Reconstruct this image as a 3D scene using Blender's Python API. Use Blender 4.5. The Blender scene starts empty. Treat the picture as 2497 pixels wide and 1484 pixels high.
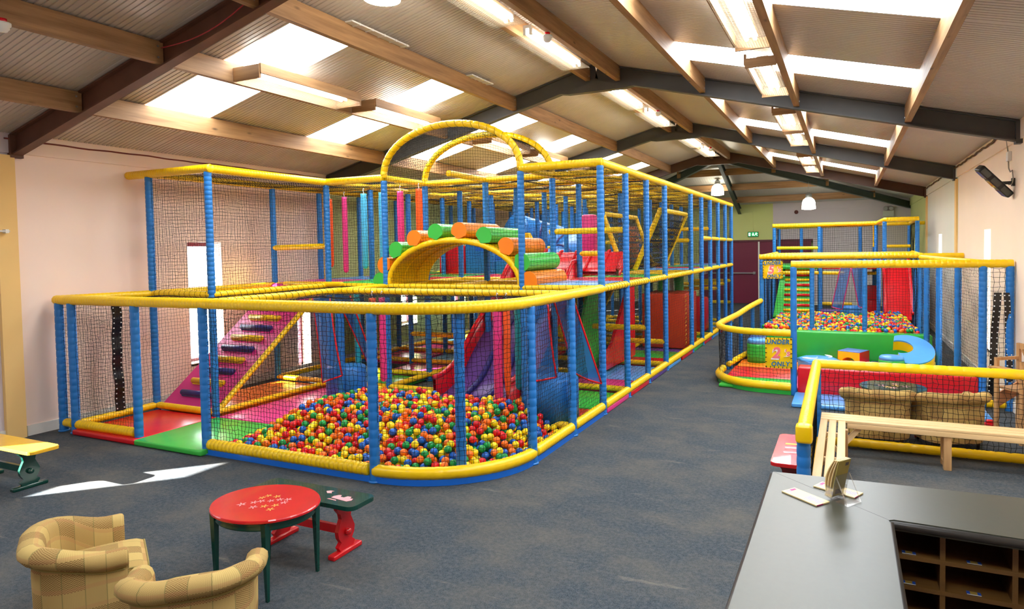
import bpy, math, random
import numpy as np
from mathutils import Vector, Matrix

random.seed(4)
RNG = np.random.default_rng(7)
SC = bpy.context.scene
COL = SC.collection
PI = math.pi

# ------------------------------------------------------------------ mesh helpers
class MB:
    """collects vertices and faces of one mesh"""
    def __init__(s):
        s.v, s.f, s.m, s.sm, s.uv, s.n = [], [], [], [], [], 0
    def add(s, V, F, smooth=False, m=0, uv=None):
        V = np.asarray(V, dtype=float).reshape(-1, 3)
        s.v.append(V)
        s.uv.append(np.zeros((len(V), 2)) if uv is None else np.asarray(uv, dtype=float))
        k = s.n
        for f in F:
            s.f.append([int(i) + k for i in f]); s.m.append(m); s.sm.append(smooth)
        s.n += len(V)
        return s
    def box(s, x0, x1, y0, y1, z0, z1, m=0, bev=0.0, M=None):
        if bev > 0:
            bm_box(s, x0, x1, y0, y1, z0, z1, bev, m, M); return s
        V = np.array([(x, y, z) for z in (z0, z1) for y in (y0, y1) for x in (x0, x1)], float)
        if M is not None: V = xf(V, M)
        return s.add(V, [(0, 2, 3, 1), (4, 5, 7, 6), (0, 1, 5, 4), (2, 6, 7, 3), (0, 4, 6, 2), (1, 3, 7, 5)], False, m)
    def beam(s, a, b, w, h, m=0, up=(0, 0, 1)):
        a, b = np.array(a, float), np.array(b, float)
        d = b - a; d /= np.linalg.norm(d)
        r = np.cross(d, up); r /= np.linalg.norm(r); u = np.cross(r, d)
        V = [p + i * r * w / 2 + j * u * h / 2 for p in (a, b) for i, j in ((-1, -1), (1, -1), (1, 1), (-1, 1))]
        return s.add(V, [(3, 2, 1, 0), (4, 5, 6, 7), (0, 1, 5, 4), (1, 2, 6, 5), (2, 3, 7, 6), (3, 0, 4, 7)], False, m)
    def tube(s, path, r, sides=10, caps=True, closed=False, m=0, smooth=True):
        P = np.asarray(path, float); n = len(P)
        R = np.full(n, r, float) if np.isscalar(r) else np.asarray(r, float)
        if closed: T = np.roll(P, -1, 0) - np.roll(P, 1, 0)
        else: T = np.gradient(P, axis=0)
        T /= np.maximum(np.linalg.norm(T, axis=1, keepdims=True), 1e-9)
        up = np.array([0, 0, 1.0]) if abs(T[0][2]) < .9 else np.array([1.0, 0, 0])
        N = np.zeros_like(P); nn = np.cross(T[0], np.cross(up, T[0])); nn /= np.linalg.norm(nn)
        for i in range(n):
            nn = nn - T[i] * nn.dot(T[i]); nn /= max(np.linalg.norm(nn), 1e-9); N[i] = nn
        B = np.cross(T, N)
        a = np.arange(sides) * 2 * PI / sides
        V = P[:, None] + R[:, None, None] * (np.cos(a)[None, :, None] * N[:, None] + np.sin(a)[None, :, None] * B[:, None])
        F = []
        for i in range(n if closed else n - 1):
            j = (i + 1) % n
            for k in range(sides):
                l = (k + 1) % sides
                F.append((i * sides + k, i * sides + l, j * sides + l, j * sides + k))
        if caps and not closed:
            F.append(tuple(range(sides - 1, -1, -1))); F.append(tuple((n - 1) * sides + k for k in range(sides)))
        return s.add(V.reshape(-1, 3), F, smooth, m)
    def foam(s, path, r, seg=.05, sides=10, m=0, caps=True, g_=1.0):
        """foam sleeve tied at short intervals"""
        P = np.asarray(path, float)
        D = np.r_[0, np.cumsum(np.linalg.norm(np.diff(P, axis=0), axis=1))]
        L = D[-1]; k = max(1, round(L / seg)); g = L / k
        t, rr = [], []
        for i in range(k):
            for o, q in ((0, 1 - .07 * g_), (.10, 1 - .008 * g_), (.5, 1 + .015 * g_), (.90, 1 - .008 * g_)):
                t.append((i + o) * g); rr.append(q * r)
        t.append(L); rr.append((1 - .07 * g_) * r)
        t = np.array(t)
        Q = np.c_[np.interp(t, D, P[:, 0]), np.interp(t, D, P[:, 1]), np.interp(t, D, P[:, 2])]
        return s.tube(Q, np.array(rr), sides, caps, False, m)
    def lathe(s, prof, c=(0, 0, 0), sides=24, m=0, smooth=True, caps=True):
        n = len(prof); a = np.arange(sides) * 2 * PI / sides
        V = np.array([(c[0] + r * math.cos(t), c[1] + r * math.sin(t), c[2] + z) for r, z in prof for t in a])
        F = [(i * sides + k, i * sides + (k + 1) % sides, (i + 1) * sides + (k + 1) % sides, (i + 1) * sides + k) for i in range(n - 1) for k in range(sides)]
        if caps:
            F.append(tuple(range(sides - 1, -1, -1))); F.append(tuple((n - 1) * sides + k for k in range(sides)))
        return s.add(V, F, smooth, m)
    def prism(s, poly, z0, z1, M=None, m=0, smooth=False):
        n = len(poly)
        V = np.array([(x, y, z) for z in (z0, z1) for x, y in poly], float)
        if M is not None: V = xf(V, M)
        F = [tuple(range(n - 1, -1, -1)), tuple(range(n, 2 * n))]
        s.add(V, F, False, m)
        return s.add(V, [(i, (i + 1) % n, n + (i + 1) % n, n + i) for i in range(n)], smooth, m)
    def grid(s, G, smooth=True, m=0, uv=None, flip=False):
        G = np.asarray(G, float); a, b = G.shape[:2]
        F = [(i * b + j, (i + 1) * b + j, (i + 1) * b + j + 1, i * b + j + 1) for i in range(a - 1) for j in range(b - 1)]
        if flip: F = [f[::-1] for f in F]
        return s.add(G.reshape(-1, 3), F, smooth, m, None if uv is None else np.asarray(uv).reshape(-1, 2))
    def mesh(s, name, mats):
        V = np.concatenate(s.v) if s.v else np.zeros((0, 3))
        me = bpy.data.meshes.new(name)
        me.from_pydata(V.tolist(), [], s.f)
        me.polygons.foreach_set('material_index', np.array(s.m, dtype=np.int32))
        me.polygons.foreach_set('use_smooth', np.array(s.sm, dtype=bool))
        UV = np.concatenate(s.uv)
        if UV.any():
            lay = me.uv_layers.new(name='UVMap')
            li = np.zeros(len(me.loops), dtype=np.int32); me.loops.foreach_get('vertex_index', li)
            lay.data.foreach_set('uv', UV[li].astype(np.float32).ravel())
        for q in (mats if isinstance(mats, (list, tuple)) else [mats]): me.materials.append(q)
        me.update()
        return me

def xf(V, M):
    A = np.array(M); V = np.asarray(V, float)
    return V @ A[:3, :3].T + A[:3, 3]

def bm_box(mb, x0, x1, y0, y1, z0, z1, b, m, M):
    import bmesh
    bm = bmesh.new()
    bmesh.ops.create_cube(bm, size=1)
    for v in bm.verts:
        v.co = Vector(((x0 + x1) / 2 + v.co.x * (x1 - x0), (y0 + y1) / 2 + v.co.y * (y1 - y0), (z0 + z1) / 2 + v.co.z * (z1 - z0)))
    bmesh.ops.bevel(bm, geom=list(bm.edges), offset=b, segments=3, profile=.5, affect='EDGES')
    bm.verts.index_update()
    V = [tuple(v.co) for v in bm.verts]; F = [[v.index for v in f.verts] for f in bm.faces]
    bm.free()
    if M is not None: V = xf(V, M)
    mb.add(V, F, True, m)

def link(o, parent=None):
    COL.objects.link(o)
    if parent is not None: o.parent = parent
    return o
def obj(name, mb, mats, parent=None, loc=None):
    o = bpy.data.objects.new(name, mb.mesh(name, mats) if isinstance(mb, MB) else mb)
    if loc is not None: o.location = loc
    return link(o, parent)
def tag(o, label, cat, group=None, kind=None):
    o['label'] = label; o['category'] = cat
    if group: o['group'] = group
    if kind: o['kind'] = kind
    return o
def thing(name, label, cat, loc=(0, 0, 0), rotz=0.0, group=None):
    o = bpy.data.objects.new(name, None); o.empty_display_size = .1
    o.location = loc; o.rotation_euler = (0, 0, rotz); link(o)
    return tag(o, label, cat, group)
def struct(name, mb, mats, parent=None):
    o = obj(name, mb, mats, parent)
    if parent is None: o['kind'] = 'structure'
    return o
def dup(root, loc=None, rotz=None, label=None, group=None):
    r = root.copy(); COL.objects.link(r)
    if loc is not None: r.location = loc
    if rotz is not None: r.rotation_euler = (0, 0, rotz)
    if label: r['label'] = label
    if group: r['group'] = group
    for ch in list(root.children):
        c = ch.copy(); COL.objects.link(c); c.parent = r
        for g in ch.children:
            d = g.copy(); COL.objects.link(d); d.parent = c
    return r
def Rz(a, loc=(0, 0, 0)): return Matrix.Translation(loc) @ Matrix.Rotation(a, 4, 'Z')

# ------------------------------------------------------------------ materials
def lin(c):
    return tuple(((x / 255) / 12.92 if x / 255 <= .04045 else ((x / 255 + .055) / 1.055) ** 2.4) for x in c) + (1,)
class NT:
    def __init__(s, name):
        s.mat = bpy.data.materials.new(name); s.mat.use_nodes = True
        s.t = s.mat.node_tree; s.b = s.t.nodes['Principled BSDF']
    def n(s, t, **k):
        d = s.t.nodes.new(t)
        for a, v in k.items(): setattr(d, a, v)
        return d
    def l(s, a, b): s.t.links.new(a, b)
    def math(s, op, a, b=None, c=None):
        d = s.n('ShaderNodeMath', operation=op)
        for i, q in enumerate((a, b, c)):
            if q is None: continue
            if isinstance(q, (int, float)): d.inputs[i].default_value = q
            else: s.l(q, d.inputs[i])
        return d.outputs[0]
    def mix(s, f, a, b, mode='MIX'):
        d = s.n('ShaderNodeMix', data_type='RGBA', blend_type=mode)
        for i, q in ((0, f), (6, a), (7, b)):
            if isinstance(q, (int, float, tuple)): d.inputs[i].default_value = q
            else: s.l(q, d.inputs[i])
        return d.outputs[2]
    def noise(s, co, sc, det=3, rough=.5):
        d = s.n('ShaderNodeTexNoise'); d.inputs['Scale'].default_value = sc
        d.inputs['Detail'].default_value = det; d.inputs['Roughness'].default_value = rough
        if co is not None: s.l(co, d.inputs['Vector'])
        return d
    def ramp(s, f, stops):
        d = s.n('ShaderNodeValToRGB'); e = d.color_ramp.elements
        while len(e) < len(stops): e.new(.5)
        for i, (p, c) in enumerate(stops): e[i].position = p; e[i].color = c
        s.l(f, d.inputs[0]); return d.outputs[0]
    def bump(s, h, st, dist=.01):
        d = s.n('ShaderNodeBump'); d.inputs['Strength'].default_value = st; d.inputs['Distance'].default_value = dist
        s.l(h, d.inputs['Height']); s.l(d.outputs[0], s.b.inputs['Normal'])
def mat(name, c, rough=.5, spec=.5, var=.06, vs=6, bump=0, bs=30, metal=0, coat=0):
    k = NT(name); k.b.inputs['Roughness'].default_value = rough; k.b.inputs['Specular IOR Level'].default_value = spec
    k.b.inputs['Metallic'].default_value = metal; k.b.inputs['Coat Weight'].default_value = coat
    L = lin(c)
    co = k.n('ShaderNodeTexCoord').outputs['Object']
    nz = k.noise(co, vs)
    k.l(k.ramp(nz.outputs[0], [(.25, tuple(x * (1 - var) for x in L[:3]) + (1,)), (.75, tuple(min(1, x * (1 + var)) for x in L[:3]) + (1,))]), k.b.inputs['Base Color'])
    if bump: k.bump(k.noise(co, bs, 4).outputs[0], bump)
    return k.mat
def emit(name, c, st):
    k = NT(name); k.b.inputs['Base Color'].default_value = lin(c)
    k.b.inputs['Emission Color'].default_value = lin(c); k.b.inputs['Emission Strength'].default_value = st
    return k.mat
def vinyl(name, c, rough=.28): return mat(name, c, rough, .5, .05, 5, .10, 14)

V = dict(
    yellow=vinyl('yellow_vinyl', (252, 204, 4), .33), blue=vinyl('blue_vinyl', (34, 120, 200), .36), red=vinyl('red_vinyl', (214, 20, 34), .25),
    green=vinyl('green_vinyl', (48, 176, 66), .25), orange=vinyl('orange_vinyl', (246, 132, 22), .3), pink=vinyl('pink_vinyl', (232, 60, 140), .3),
    purple=vinyl('purple_vinyl', (92, 62, 138), .3), sky=vinyl('sky_vinyl', (84, 160, 232), .28), navy=vinyl('navy_vinyl', (44, 44, 120), .35),
    magenta=vinyl('magenta_vinyl', (205, 40, 125), .3), teal=vinyl('teal_vinyl', (40, 170, 180), .35), rust=vinyl('rust_vinyl', (208, 62, 26), .4),
    kick=vinyl('kickboard_blue', (30, 110, 215), .3), black=vinyl('black_vinyl', (22, 20, 20), .2), lightblue=vinyl('light_blue_vinyl', (82, 186, 236), .3),
    orangered=vinyl('orange_red_vinyl', (248, 92, 32), .3), white=vinyl('white_vinyl', (240, 240, 238), .35), brightgreen=vinyl('bright_green_vinyl', (64, 190, 72), .25))
CORD = mat('net_cord', (22, 20, 18), .8, .2, .1)
TIMBER = None
def timber(name, c1, c2, axis='Y', knots=True, rough=.6):
    k = NT(name); k.b.inputs['Roughness'].default_value = rough
    tc = k.n('ShaderNodeTexCoord').outputs['Object']
    mp = k.n('ShaderNodeMapping'); k.l(tc, mp.inputs[0])
    sc = {'X': (.6, 9, 9), 'Y': (9, .6, 9), 'Z': (9, 9, .6)}[axis]
    mp.inputs['Scale'].default_value = sc
    a = k.noise(mp.outputs[0], 2.2, 5, .6).outputs[0]
    colr = k.ramp(a, [(.3, lin(c1)), (.7, lin(c2))])
    if knots:
        mp2 = k.n('ShaderNodeMapping'); k.l(tc, mp2.inputs[0])
        mp2.inputs['Scale'].default_value = {'X': (2.2, 6, 6), 'Y': (6, 2.2, 6), 'Z': (6, 6, 2.2)}[axis]
        vo = k.n('ShaderNodeTexVoronoi'); k.l(mp2.outputs[0], vo.inputs['Vector']); vo.inputs['Scale'].default_value = 1.1
        kn = k.ramp(vo.outputs['Distance'], [(.03, (1, 1, 1, 1)), (.13, (0, 0, 0, 1))])
        colr = k.mix(k.math('MULTIPLY', kn, .75), colr, lin(tuple(x * .45 for x in c1)))
    k.l(colr, k.b.inputs['Base Color']); k.bump(a, .15, .004)
    return k.mat
PURLIN = timber('sawn_timber', (128, 92, 56), (172, 132, 88))
PURLIN_X = timber('sawn_timber_cross', (128, 92, 56), (172, 132, 88), 'X')
PINE = timber('planed_pine', (218, 182, 128), (238, 206, 156), 'X', False, .45)
PINE_Y = timber('planed_pine_lengthwise', (218, 182, 128), (238, 206, 156), 'Y', False, .45)
OAK = timber('golden_wood', (176, 132, 86), (206, 164, 112), 'Z', False, .5)
RACK = timber('rack_board', (92, 62, 26), (114, 80, 36), 'X', False, .5)
STEEL = mat('grey_painted_steel', (72, 72, 72), .5, .5, .12, 4)
RUST = mat('rust_primer_steel', (104, 68, 50), .55, .4, .25, 3)
BROWN = mat('brown_primer_steel', (80, 52, 36), .55, .4, .2, 3)
LINING = mat('roof_lining_sheet', (192, 182, 172), .33, .5, .03, 2)
WHITE = mat('white_paint', (236, 234, 226), .5, .4, .02)
PLASTIC = mat('white_plastic', (232, 232, 228), .35, .5, .02)
METAL = mat('bare_metal', (180, 182, 184), .3, .5, .05, 6, 0, 30, .9)
k = NT('clear_acrylic'); tr = k.n('ShaderNodeBsdfTransparent'); gl = k.n('ShaderNodeBsdfGlossy'); gl.inputs['Roughness'].default_value = .03
mx = k.n('ShaderNodeMixShader'); mx.inputs[0].default_value = .22
k.l(tr.outputs[0], mx.inputs[1]); k.l(gl.outputs[0], mx.inputs[2]); k.l(mx.outputs[0], k.t.nodes['Material Output'].inputs[0]); GLASSY = k.mat
def wallpaint(name, c): return mat(name, c, .75, .25, .02, 1.5, .03, 60)
W = dict(pink=wallpaint('pink_wall_paint', (252, 230, 217)), green=wallpaint('green_wall_paint', (196, 214, 150)), tan=wallpaint('tan_wall_paint', (226, 200, 160)),
         lav=wallpaint('lavender_wall_paint', (214, 204, 212)), grey=wallpaint('pale_grey_green_wall_paint', (224, 226, 214)), lime=wallpaint('lime_wall_paint', (208, 214, 140)),
         peach=wallpaint('peach_wall_paint', (250, 230, 208)), mauve=wallpaint('mauve_wall_paint', (212, 202, 206)), ochre=wallpaint('ochre_wall_paint', (240, 202, 134)))
FRAMEP = mat('maroon_window_frame', (92, 28, 44), .4, .5, .05)
DOORM = mat('maroon_door', (112, 18, 52), .5, .5, .05, 2)

# carpet
k = NT('charcoal_carpet'); k.b.inputs['Roughness'].default_value = .95; k.b.inputs['Specular IOR Level'].default_value = .15
tc = k.n('ShaderNodeTexCoord').outputs['Object']
fine = k.noise(tc, 160, 2, .7).outputs[0]; mid = k.noise(tc, 38, 3, .6).outputs[0]
mp = k.n('ShaderNodeMapping'); k.l(tc, mp.inputs[0]); mp.inputs['Scale'].default_value = (1.0, 1.35, 1); mp.inputs['Rotation'].default_value = (0, 0, .35)
wear = k.noise(mp.outputs[0], 1.5, 6, .7).outputs[0]
mp2 = k.n('ShaderNodeMapping'); k.l(tc, mp2.inputs[0]); mp2.inputs['Scale'].default_value = (1.1, 5, 1); mp2.inputs['Rotation'].default_value = (0, 0, .5)
streak = k.noise(mp2.outputs[0], 1.3, 5, .7).outputs[0]
c0 = k.ramp(fine, [(.3, lin((29, 37, 44))), (.7, lin((79, 90, 99)))])
c1 = k.mix(k.math('MULTIPLY', k.ramp(mid, [(.4, (0, 0, 0, 1)), (.7, (1, 1, 1, 1))]), .5), c0, lin((100, 100, 102)))
c2 = k.mix(k.math('MULTIPLY', k.ramp(wear, [(.42, (0, 0, 0, 1)), (.68, (1, 1, 1, 1))]), .5), c1, lin((108, 102, 92)))
c3 = k.mix(k.math('MULTIPLY', k.ramp(streak, [(.62, (0, 0, 0, 1)), (.8, (1, 1, 1, 1))]), .5), c2, lin((156, 146, 130)))
k.l(c3, k.b.inputs['Base Color']); k.bump(fine, .35, .004)
CARPET = k.mat

# armchair tweed: patchwork of plain, chequered and striped squares
k = NT('patchwork_tweed'); k.b.inputs['Roughness'].default_value = .9; k.b.inputs['Specular IOR Level'].default_value = .15
uv = k.n('ShaderNodeTexCoord').outputs['UV']; sp = k.n('ShaderNodeSeparateXYZ'); k.l(uv, sp.inputs[0])
U, Vv = sp.outputs[0], sp.outputs[1]
cu, cv = k.math('FLOOR', k.math('MULTIPLY', U, 10.5)), k.math('FLOOR', k.math('MULTIPLY', Vv, 9.0))
cb = k.n('ShaderNodeCombineXYZ'); k.l(cu, cb.inputs[0]); k.l(cv, cb.inputs[1])
wn = k.n('ShaderNodeTexWhiteNoise', noise_dimensions='2D'); k.l(cb.outputs[0], wn.inputs['Vector'])
def cheq(su, sv):
    a = k.math('GREATER_THAN', k.math('FRACT', k.math('MULTIPLY', U, su)), .5); b = k.math('GREATER_THAN', k.math('FRACT', k.math('MULTIPLY', Vv, sv)), .5)
    return k.math('ABSOLUTE', k.math('SUBTRACT', a, b))
pA, pB = cheq(75, 90), cheq(130, 150)
pC = k.math('GREATER_THAN', k.math('FRACT', k.math('MULTIPLY', U, 150)), .6)
base, dark, mids = lin((204, 176, 110)), lin((140, 108, 66)), lin((170, 138, 86))
colr = k.mix(k.math('MULTIPLY', pC, .35), base, mids)
colr = k.mix(k.math('MULTIPLY', k.math('GREATER_THAN', wn.outputs['Value'], .38), pB), colr, mids)
colr = k.mix(k.math('MULTIPLY', k.math('GREATER_THAN', wn.outputs['Value'], .68), pA), colr, dark)
gl = k.math('LESS_THAN', k.math('FRACT', k.math('MULTIPLY', U, 10.5)), .045)
colr = k.mix(k.math('MULTIPLY', gl, .6), colr, lin((120, 116, 70)))
fv = k.math('FRACT', k.math('MULTIPLY', Vv, 9.0))
pl = k.math('LESS_THAN', k.math('ABSOLUTE', k.math('SUBTRACT', fv, .12)), .1)
colr = k.mix(k.math('MULTIPLY', pl, .3), colr, lin((188, 130, 90)))
k.l(colr, k.b.inputs['Base Color']); k.bump(pB, .2, .002)
TWEED = k.mat
# counter laminate
LAM = mat('grey_green_laminate', (58, 60, 49), .34, .65, .06, 40)
LAM_EDGE = mat('dark_laminate_edge', (46, 42, 38), .35, .5, .05)

# ------------------------------------------------------------------ nets
CELL = .041
def net_mesh(name, P, nu, nv, step=1, r=.0016, jit=.12, sag=.012, seed=0):
    """P(u,v) in cells -> points; knotted square mesh of cords"""
    rng = np.random.default_rng(seed + 11)
    u, v = np.meshgrid(np.arange(nu + 1), np.arange(nv + 1), indexing='ij')
    X = P(u.astype(float), v.astype(float))
    gu, gv = np.gradient(X, axis=0), np.gradient(X, axis=1)
    N = np.cross(gu, gv); N /= np.maximum(np.linalg.norm(N, axis=2, keepdims=True), 1e-9)
    gu /= np.maximum(np.linalg.norm(gu, axis=2, keepdims=True), 1e-9); gv /= np.maximum(np.linalg.norm(gv, axis=2, keepdims=True), 1e-9)
    a, b, c, d = rng.uniform(.12, .3, 4); e = rng.uniform(0, 6, 4)
    w = (np.sin(u * a + e[0]) * np.sin(v * b + e[1]) + .5 * np.sin(u * c * 1.9 + e[2]) * np.sin(v * d * 1.7 + e[3])) * sag
    ed = np.minimum(np.minimum(u, nu - u), np.minimum(v, nv - v)) ; w = w * np.clip(ed / 3, 0, 1)
    X = X + N * w[..., None] + gu * (rng.normal(0, jit * CELL, u.shape) + .25 * w)[..., None] + gv * (rng.normal(0, jit * CELL, u.shape) + .25 * w)[..., None]
    VV, FF, n0 = [], [], 0
    for ax in (0, 1):
        Y = X if ax == 0 else X.transpose(1, 0, 2); n = Y.shape[0]
        A = (N if ax == 0 else N.transpose(1, 0, 2)); B = (gv if ax == 0 else gu.transpose(1, 0, 2))
        idx = np.unique(np.r_[np.arange(0, n, step), n - 1]); Y, A, B = Y[idx], A[idx], B[idx]
        n, mm = Y.shape[:2]
        ang = np.array([0, 2.094, 4.189])
        Q = Y[:, :, None] + r * (np.cos(ang)[:, None] * A[:, :, None] + np.sin(ang)[:, None] * B[:, :, None])
        VV.append(Q.reshape(-1, 3))
        i, j, kk = np.meshgrid(np.arange(n - 1), np.arange(mm), np.arange(3), indexing='ij'); k2 = (kk + 1) % 3
        f = np.stack([(i * mm + j) * 3 + kk, (i * mm + j) * 3 + k2, ((i + 1) * mm + j) * 3 + k2, ((i + 1) * mm + j) * 3 + kk], -1).reshape(-1, 4) + n0
        FF.append(f); n0 += len(Q.reshape(-1, 3))
    VV, FF = np.concatenate(VV), np.concatenate(FF)
    me = bpy.data.meshes.new(name)
    me.vertices.add(len(VV)); me.vertices.foreach_set('co', VV.astype(np.float32).ravel())
    me.loops.add(FF.size); me.loops.foreach_set('vertex_index', FF.astype(np.int32).ravel())
    me.polygons.add(len(FF)); me.polygons.foreach_set('loop_start', np.arange(0, FF.size, 4, dtype=np.int32))
    try: me.polygons.foreach_set('loop_total', np.full(len(FF), 4, dtype=np.int32))
    except Exception: pass
    me.update(calc_edges=True); me.materials.append(CORD)
    return me
NETN = [0]
def net(a, b, c, parent, step=1, r=.0016, cell=None, jit=.12, sag=.012, name='net'):
    """flat net on the rectangle a, a+(b-a), a+(c-a)"""
    a, b, c = (np.array(q, float) for q in (a, b, c))
    cl = cell or CELL
    nu, nv = max(2, round(np.linalg.norm(b - a) / cl)), max(2, round(np.linalg.norm(c - a) / cl))
    NETN[0] += 1
    me = net_mesh(name, lambda u, v: a + (b - a) * (u / nu)[..., None] + (c - a) * (v / nv)[..., None], nu, nv, step, r, jit, sag, NETN[0])
    return obj(name, me, None, parent)

# ------------------------------------------------------------------ building shell
XL, XR, YE, YN, XRG = -8.15, 1.74, 22.2, -3.2, -3.2
ZR, KS = 4.52, .255
FR = [-.6, 4.0, 8.6, 13.2, 17.8]
def zl(x): return ZR - KS * abs(x - XRG)
m = MB(); m.box(XL - .3, XR + .3, YN - .3, YE + .3, -.12, 0); struct('floor', m, CARPET)

def wall_y(name, x0, x1, bays, holes, zt, mats):
    """wall running along Y between x0 and x1; bays (ya, yb, slot); holes (ya, yb, za, zb)"""
    m = MB()
    for ya, yb, sl in bays:
        cut = sorted(h for h in holes if ya <= h[0] < yb)
        y = ya
        for h in cut:
            m.box(x0, x1, y, h[0], 0, zt, sl); m.box(x0, x1, h[0], h[1], 0, h[2], sl); m.box(x0, x1, h[0], h[1], h[3], zt, sl); y = h[1]
        m.box(x0, x1, y, yb, 0, zt, sl)
    return struct(name, m, mats)
LH = [(.62, 1.32, .44, 2.32), (5.96, 6.48, .44, 2.11), (7.84, 8.12, .05, 1.36), (10.53, 11.05, .44, 2.11), (12.4, 12.92, .44, 2.11), (15.1, 15.6, .44, 2.11), (16.9, 17.4, .44, 2.11)]  # first opening is out of view, sized to throw the carpet's sun patch
wall_y('wall_left', XL - .28, XL, [(YN, 4, 0), (4, 8.6, 1), (8.6, 13.2, 2), (13.2, 17.8, 3), (17.8, YE + .3, 2)], LH, 3.32,
       [W['lav'], W['pink'], W['green'], W['tan']])
RH = [(5.6, 6.05, .48, 2.11), (10.23, 10.68, .48, 2.11), (15.1, 15.6, .43, 2.11), (20.3, 20.9, .45, 2.12)]
wall_y('wall_right', XR, XR + .28, [(YN, 4, 0), (4, 8.6, 0), (8.6, 13.0, 0), (13.0, 17.8, 1), (17.8, YE + .3, 2)], RH, 3.32,
       [W['peach'], W['grey'], W['lime']])
m = MB(); D0, D1 = -4.6, -1.0
m.box(XL, -4.6, YE, YE + .28, 0, 3.3, 0); m.box(-4.6, -2.205, YE, YE + .28, 2.06, 3.3, 0); m.box(-2.205, -1.0, YE, YE + .28, 2.06, 3.3, 1); m.box(-1.0, XR, YE, YE + .28, 0, 3.3, 1)
m.box(-4.6, -1.0, YE + .2, YE + .28, 0, 2.06, 0)
struct('wall_far', m, [W['lime'], W['mauve']])
m = MB(); m.box(XL - .3, XR + .3, YN - .28, YN, 0, 5.0); struct('wall_near', m, W['pink'])
# window frames with panes
def window(i, x, hole, side):
    ya, yb, za, zb = hole; m = MB(); xo = x - .22 if side < 0 else x + .22
    w = .05
    m.box(xo - .03, xo + .03, ya, yb, zb - .055, zb); m.box(xo - .03, xo + .03, ya, yb, za, za + .05)
    m.box(xo - .03, xo + .03, ya, ya + .035, za, zb); m.box(xo - .03, xo + .03, yb - .035, yb, za, zb)
    m.box(xo - .03, xo + .03, ya, yb, *((1.24, 1.64) if zb > 2.2 else (1.40, 1.49)))  # tall unseen window gets an added thick bar to break up its sun patch
    f = struct('window_%d' % i, m, FRAMEP if side < 0 else WHITE)
    g = MB(); g.box(xo - .004, xo + .004, ya + .03, yb - .03, za + .05, zb - .05)
    obj('pane', g, PANE, f)
    s = MB(); s.box(min(xo, x) , max(xo, x) + 0, ya, yb, za - .02, za + .012); obj('sill', s, WHITE, f)
k = NT('window_glass'); tr = k.n('ShaderNodeBsdfTransparent'); gl = k.n('ShaderNodeBsdfGlossy'); gl.inputs['Roughness'].default_value = .02
mx = k.n('ShaderNodeMixShader'); mx.inputs[0].default_value = .06
k.l(tr.outputs[0], mx.inputs[1]); k.l(gl.outputs[0], mx.inputs[2]); k.l(mx.outputs[0], k.t.nodes['Material Output'].inputs[0]); PANE = k.mat
for i, h in enumerate(LH): window(i + 1, XL, h, -1)
for i, h in enumerate(RH): window(i + 11, XR, h, 1)
# pilasters, baseboards, eaves bands
n = 1
for y in FR:
    m = MB(); m.box(XL, XL + .05, y - .2, y - .02, 0, 3.03); struct('trim_%d' % n, m, W['ochre']); n += 1
    if y == 8.6: continue
    m = MB(); m.box(XR - .03, XR, y - .15, y + .02, 0, 3.03); struct('trim_%d' % n, m, W['ochre']); n += 1
for nm, x0, x1 in (('left', XL, XL + .02), ('right', XR - .02, XR)):
    m = MB()
    for a, b in zip([YN] + FR, FR + [YE]): m.box(x0, x1, a, b - .2, 0, .10); m.box(x0, x1 if nm == 'left' else x1, a, b - .2, .10, .112)
    struct('baseboard_' + nm, m, WHITE)
m = MB(); m.box(XL, -4.65, YE - .02, YE, 0, .1); m.box(-.95, XR, YE - .02, YE, 0, .1); struct('baseboard_far', m, WHITE)
def band(name, x0, x1, bays, mats):
    m = MB()
    for a, b, s in bays: m.box(x0, x1, a, b, 3.055, 3.3, s)
    struct(name, m, mats)
band('trim_%d' % n, XL, XL + .025, [(YN, 4, 0), (4, 8.6, 1), (8.6, 13.2, 2), (13.2, 17.8, 3), (17.8, YE, 2)], [W['lav'], W['pink'], W['green'], W['tan']]); n += 1
band('trim_%d' % n, XR - .025, XR, [(YN, 13.0, 0), (13.0, 17.8, 1), (17.8, YE, 2)], [W['peach'], W['grey'], W['lime']]); n += 1
m = MB(); m.box(XL, -2.205, YE - .02, YE, 3.055, 3.3, 0); m.box(-2.205, XR, YE - .02, YE, 3.055, 3.3, 1); struct('trim_%d' % n, m, [W['lime'], W['mauve']]); n += 1
# double fire doors
for i, (a, b) in enumerate(((-4.55, -2.68), (-2.63, -1.05))):
    m = MB(); m.box(a, b, YE + .02, YE + .07, .01, 2.05); d = struct('door_%d' % (i + 1), m, DOORM)
    h = MB(); h.beam((a + .12, YE - .04, 1.02), (b - .1, YE - .04, 1.02), .03, .04)
    for x in (a + .12, b - .12): h.box(x - .04, x + .04, YE - .04, YE + .03, .98, 1.06)
    obj('push_bar', h, METAL, d)
m = MB(); m.box(-4.62, -1.0, YE - .015, YE + .08, 2.05, 2.11); m.box(-4.62, -4.55, YE - .015, YE + .08, 0, 2.06); m.box(-2.68, -2.63, YE, YE + .05, 0, 2.05, 1)  # white strip painted in for the light showing between the door leaves
struct('trim_%d' % n, m, [FRAMEP, WHITE]); n += 1

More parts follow.
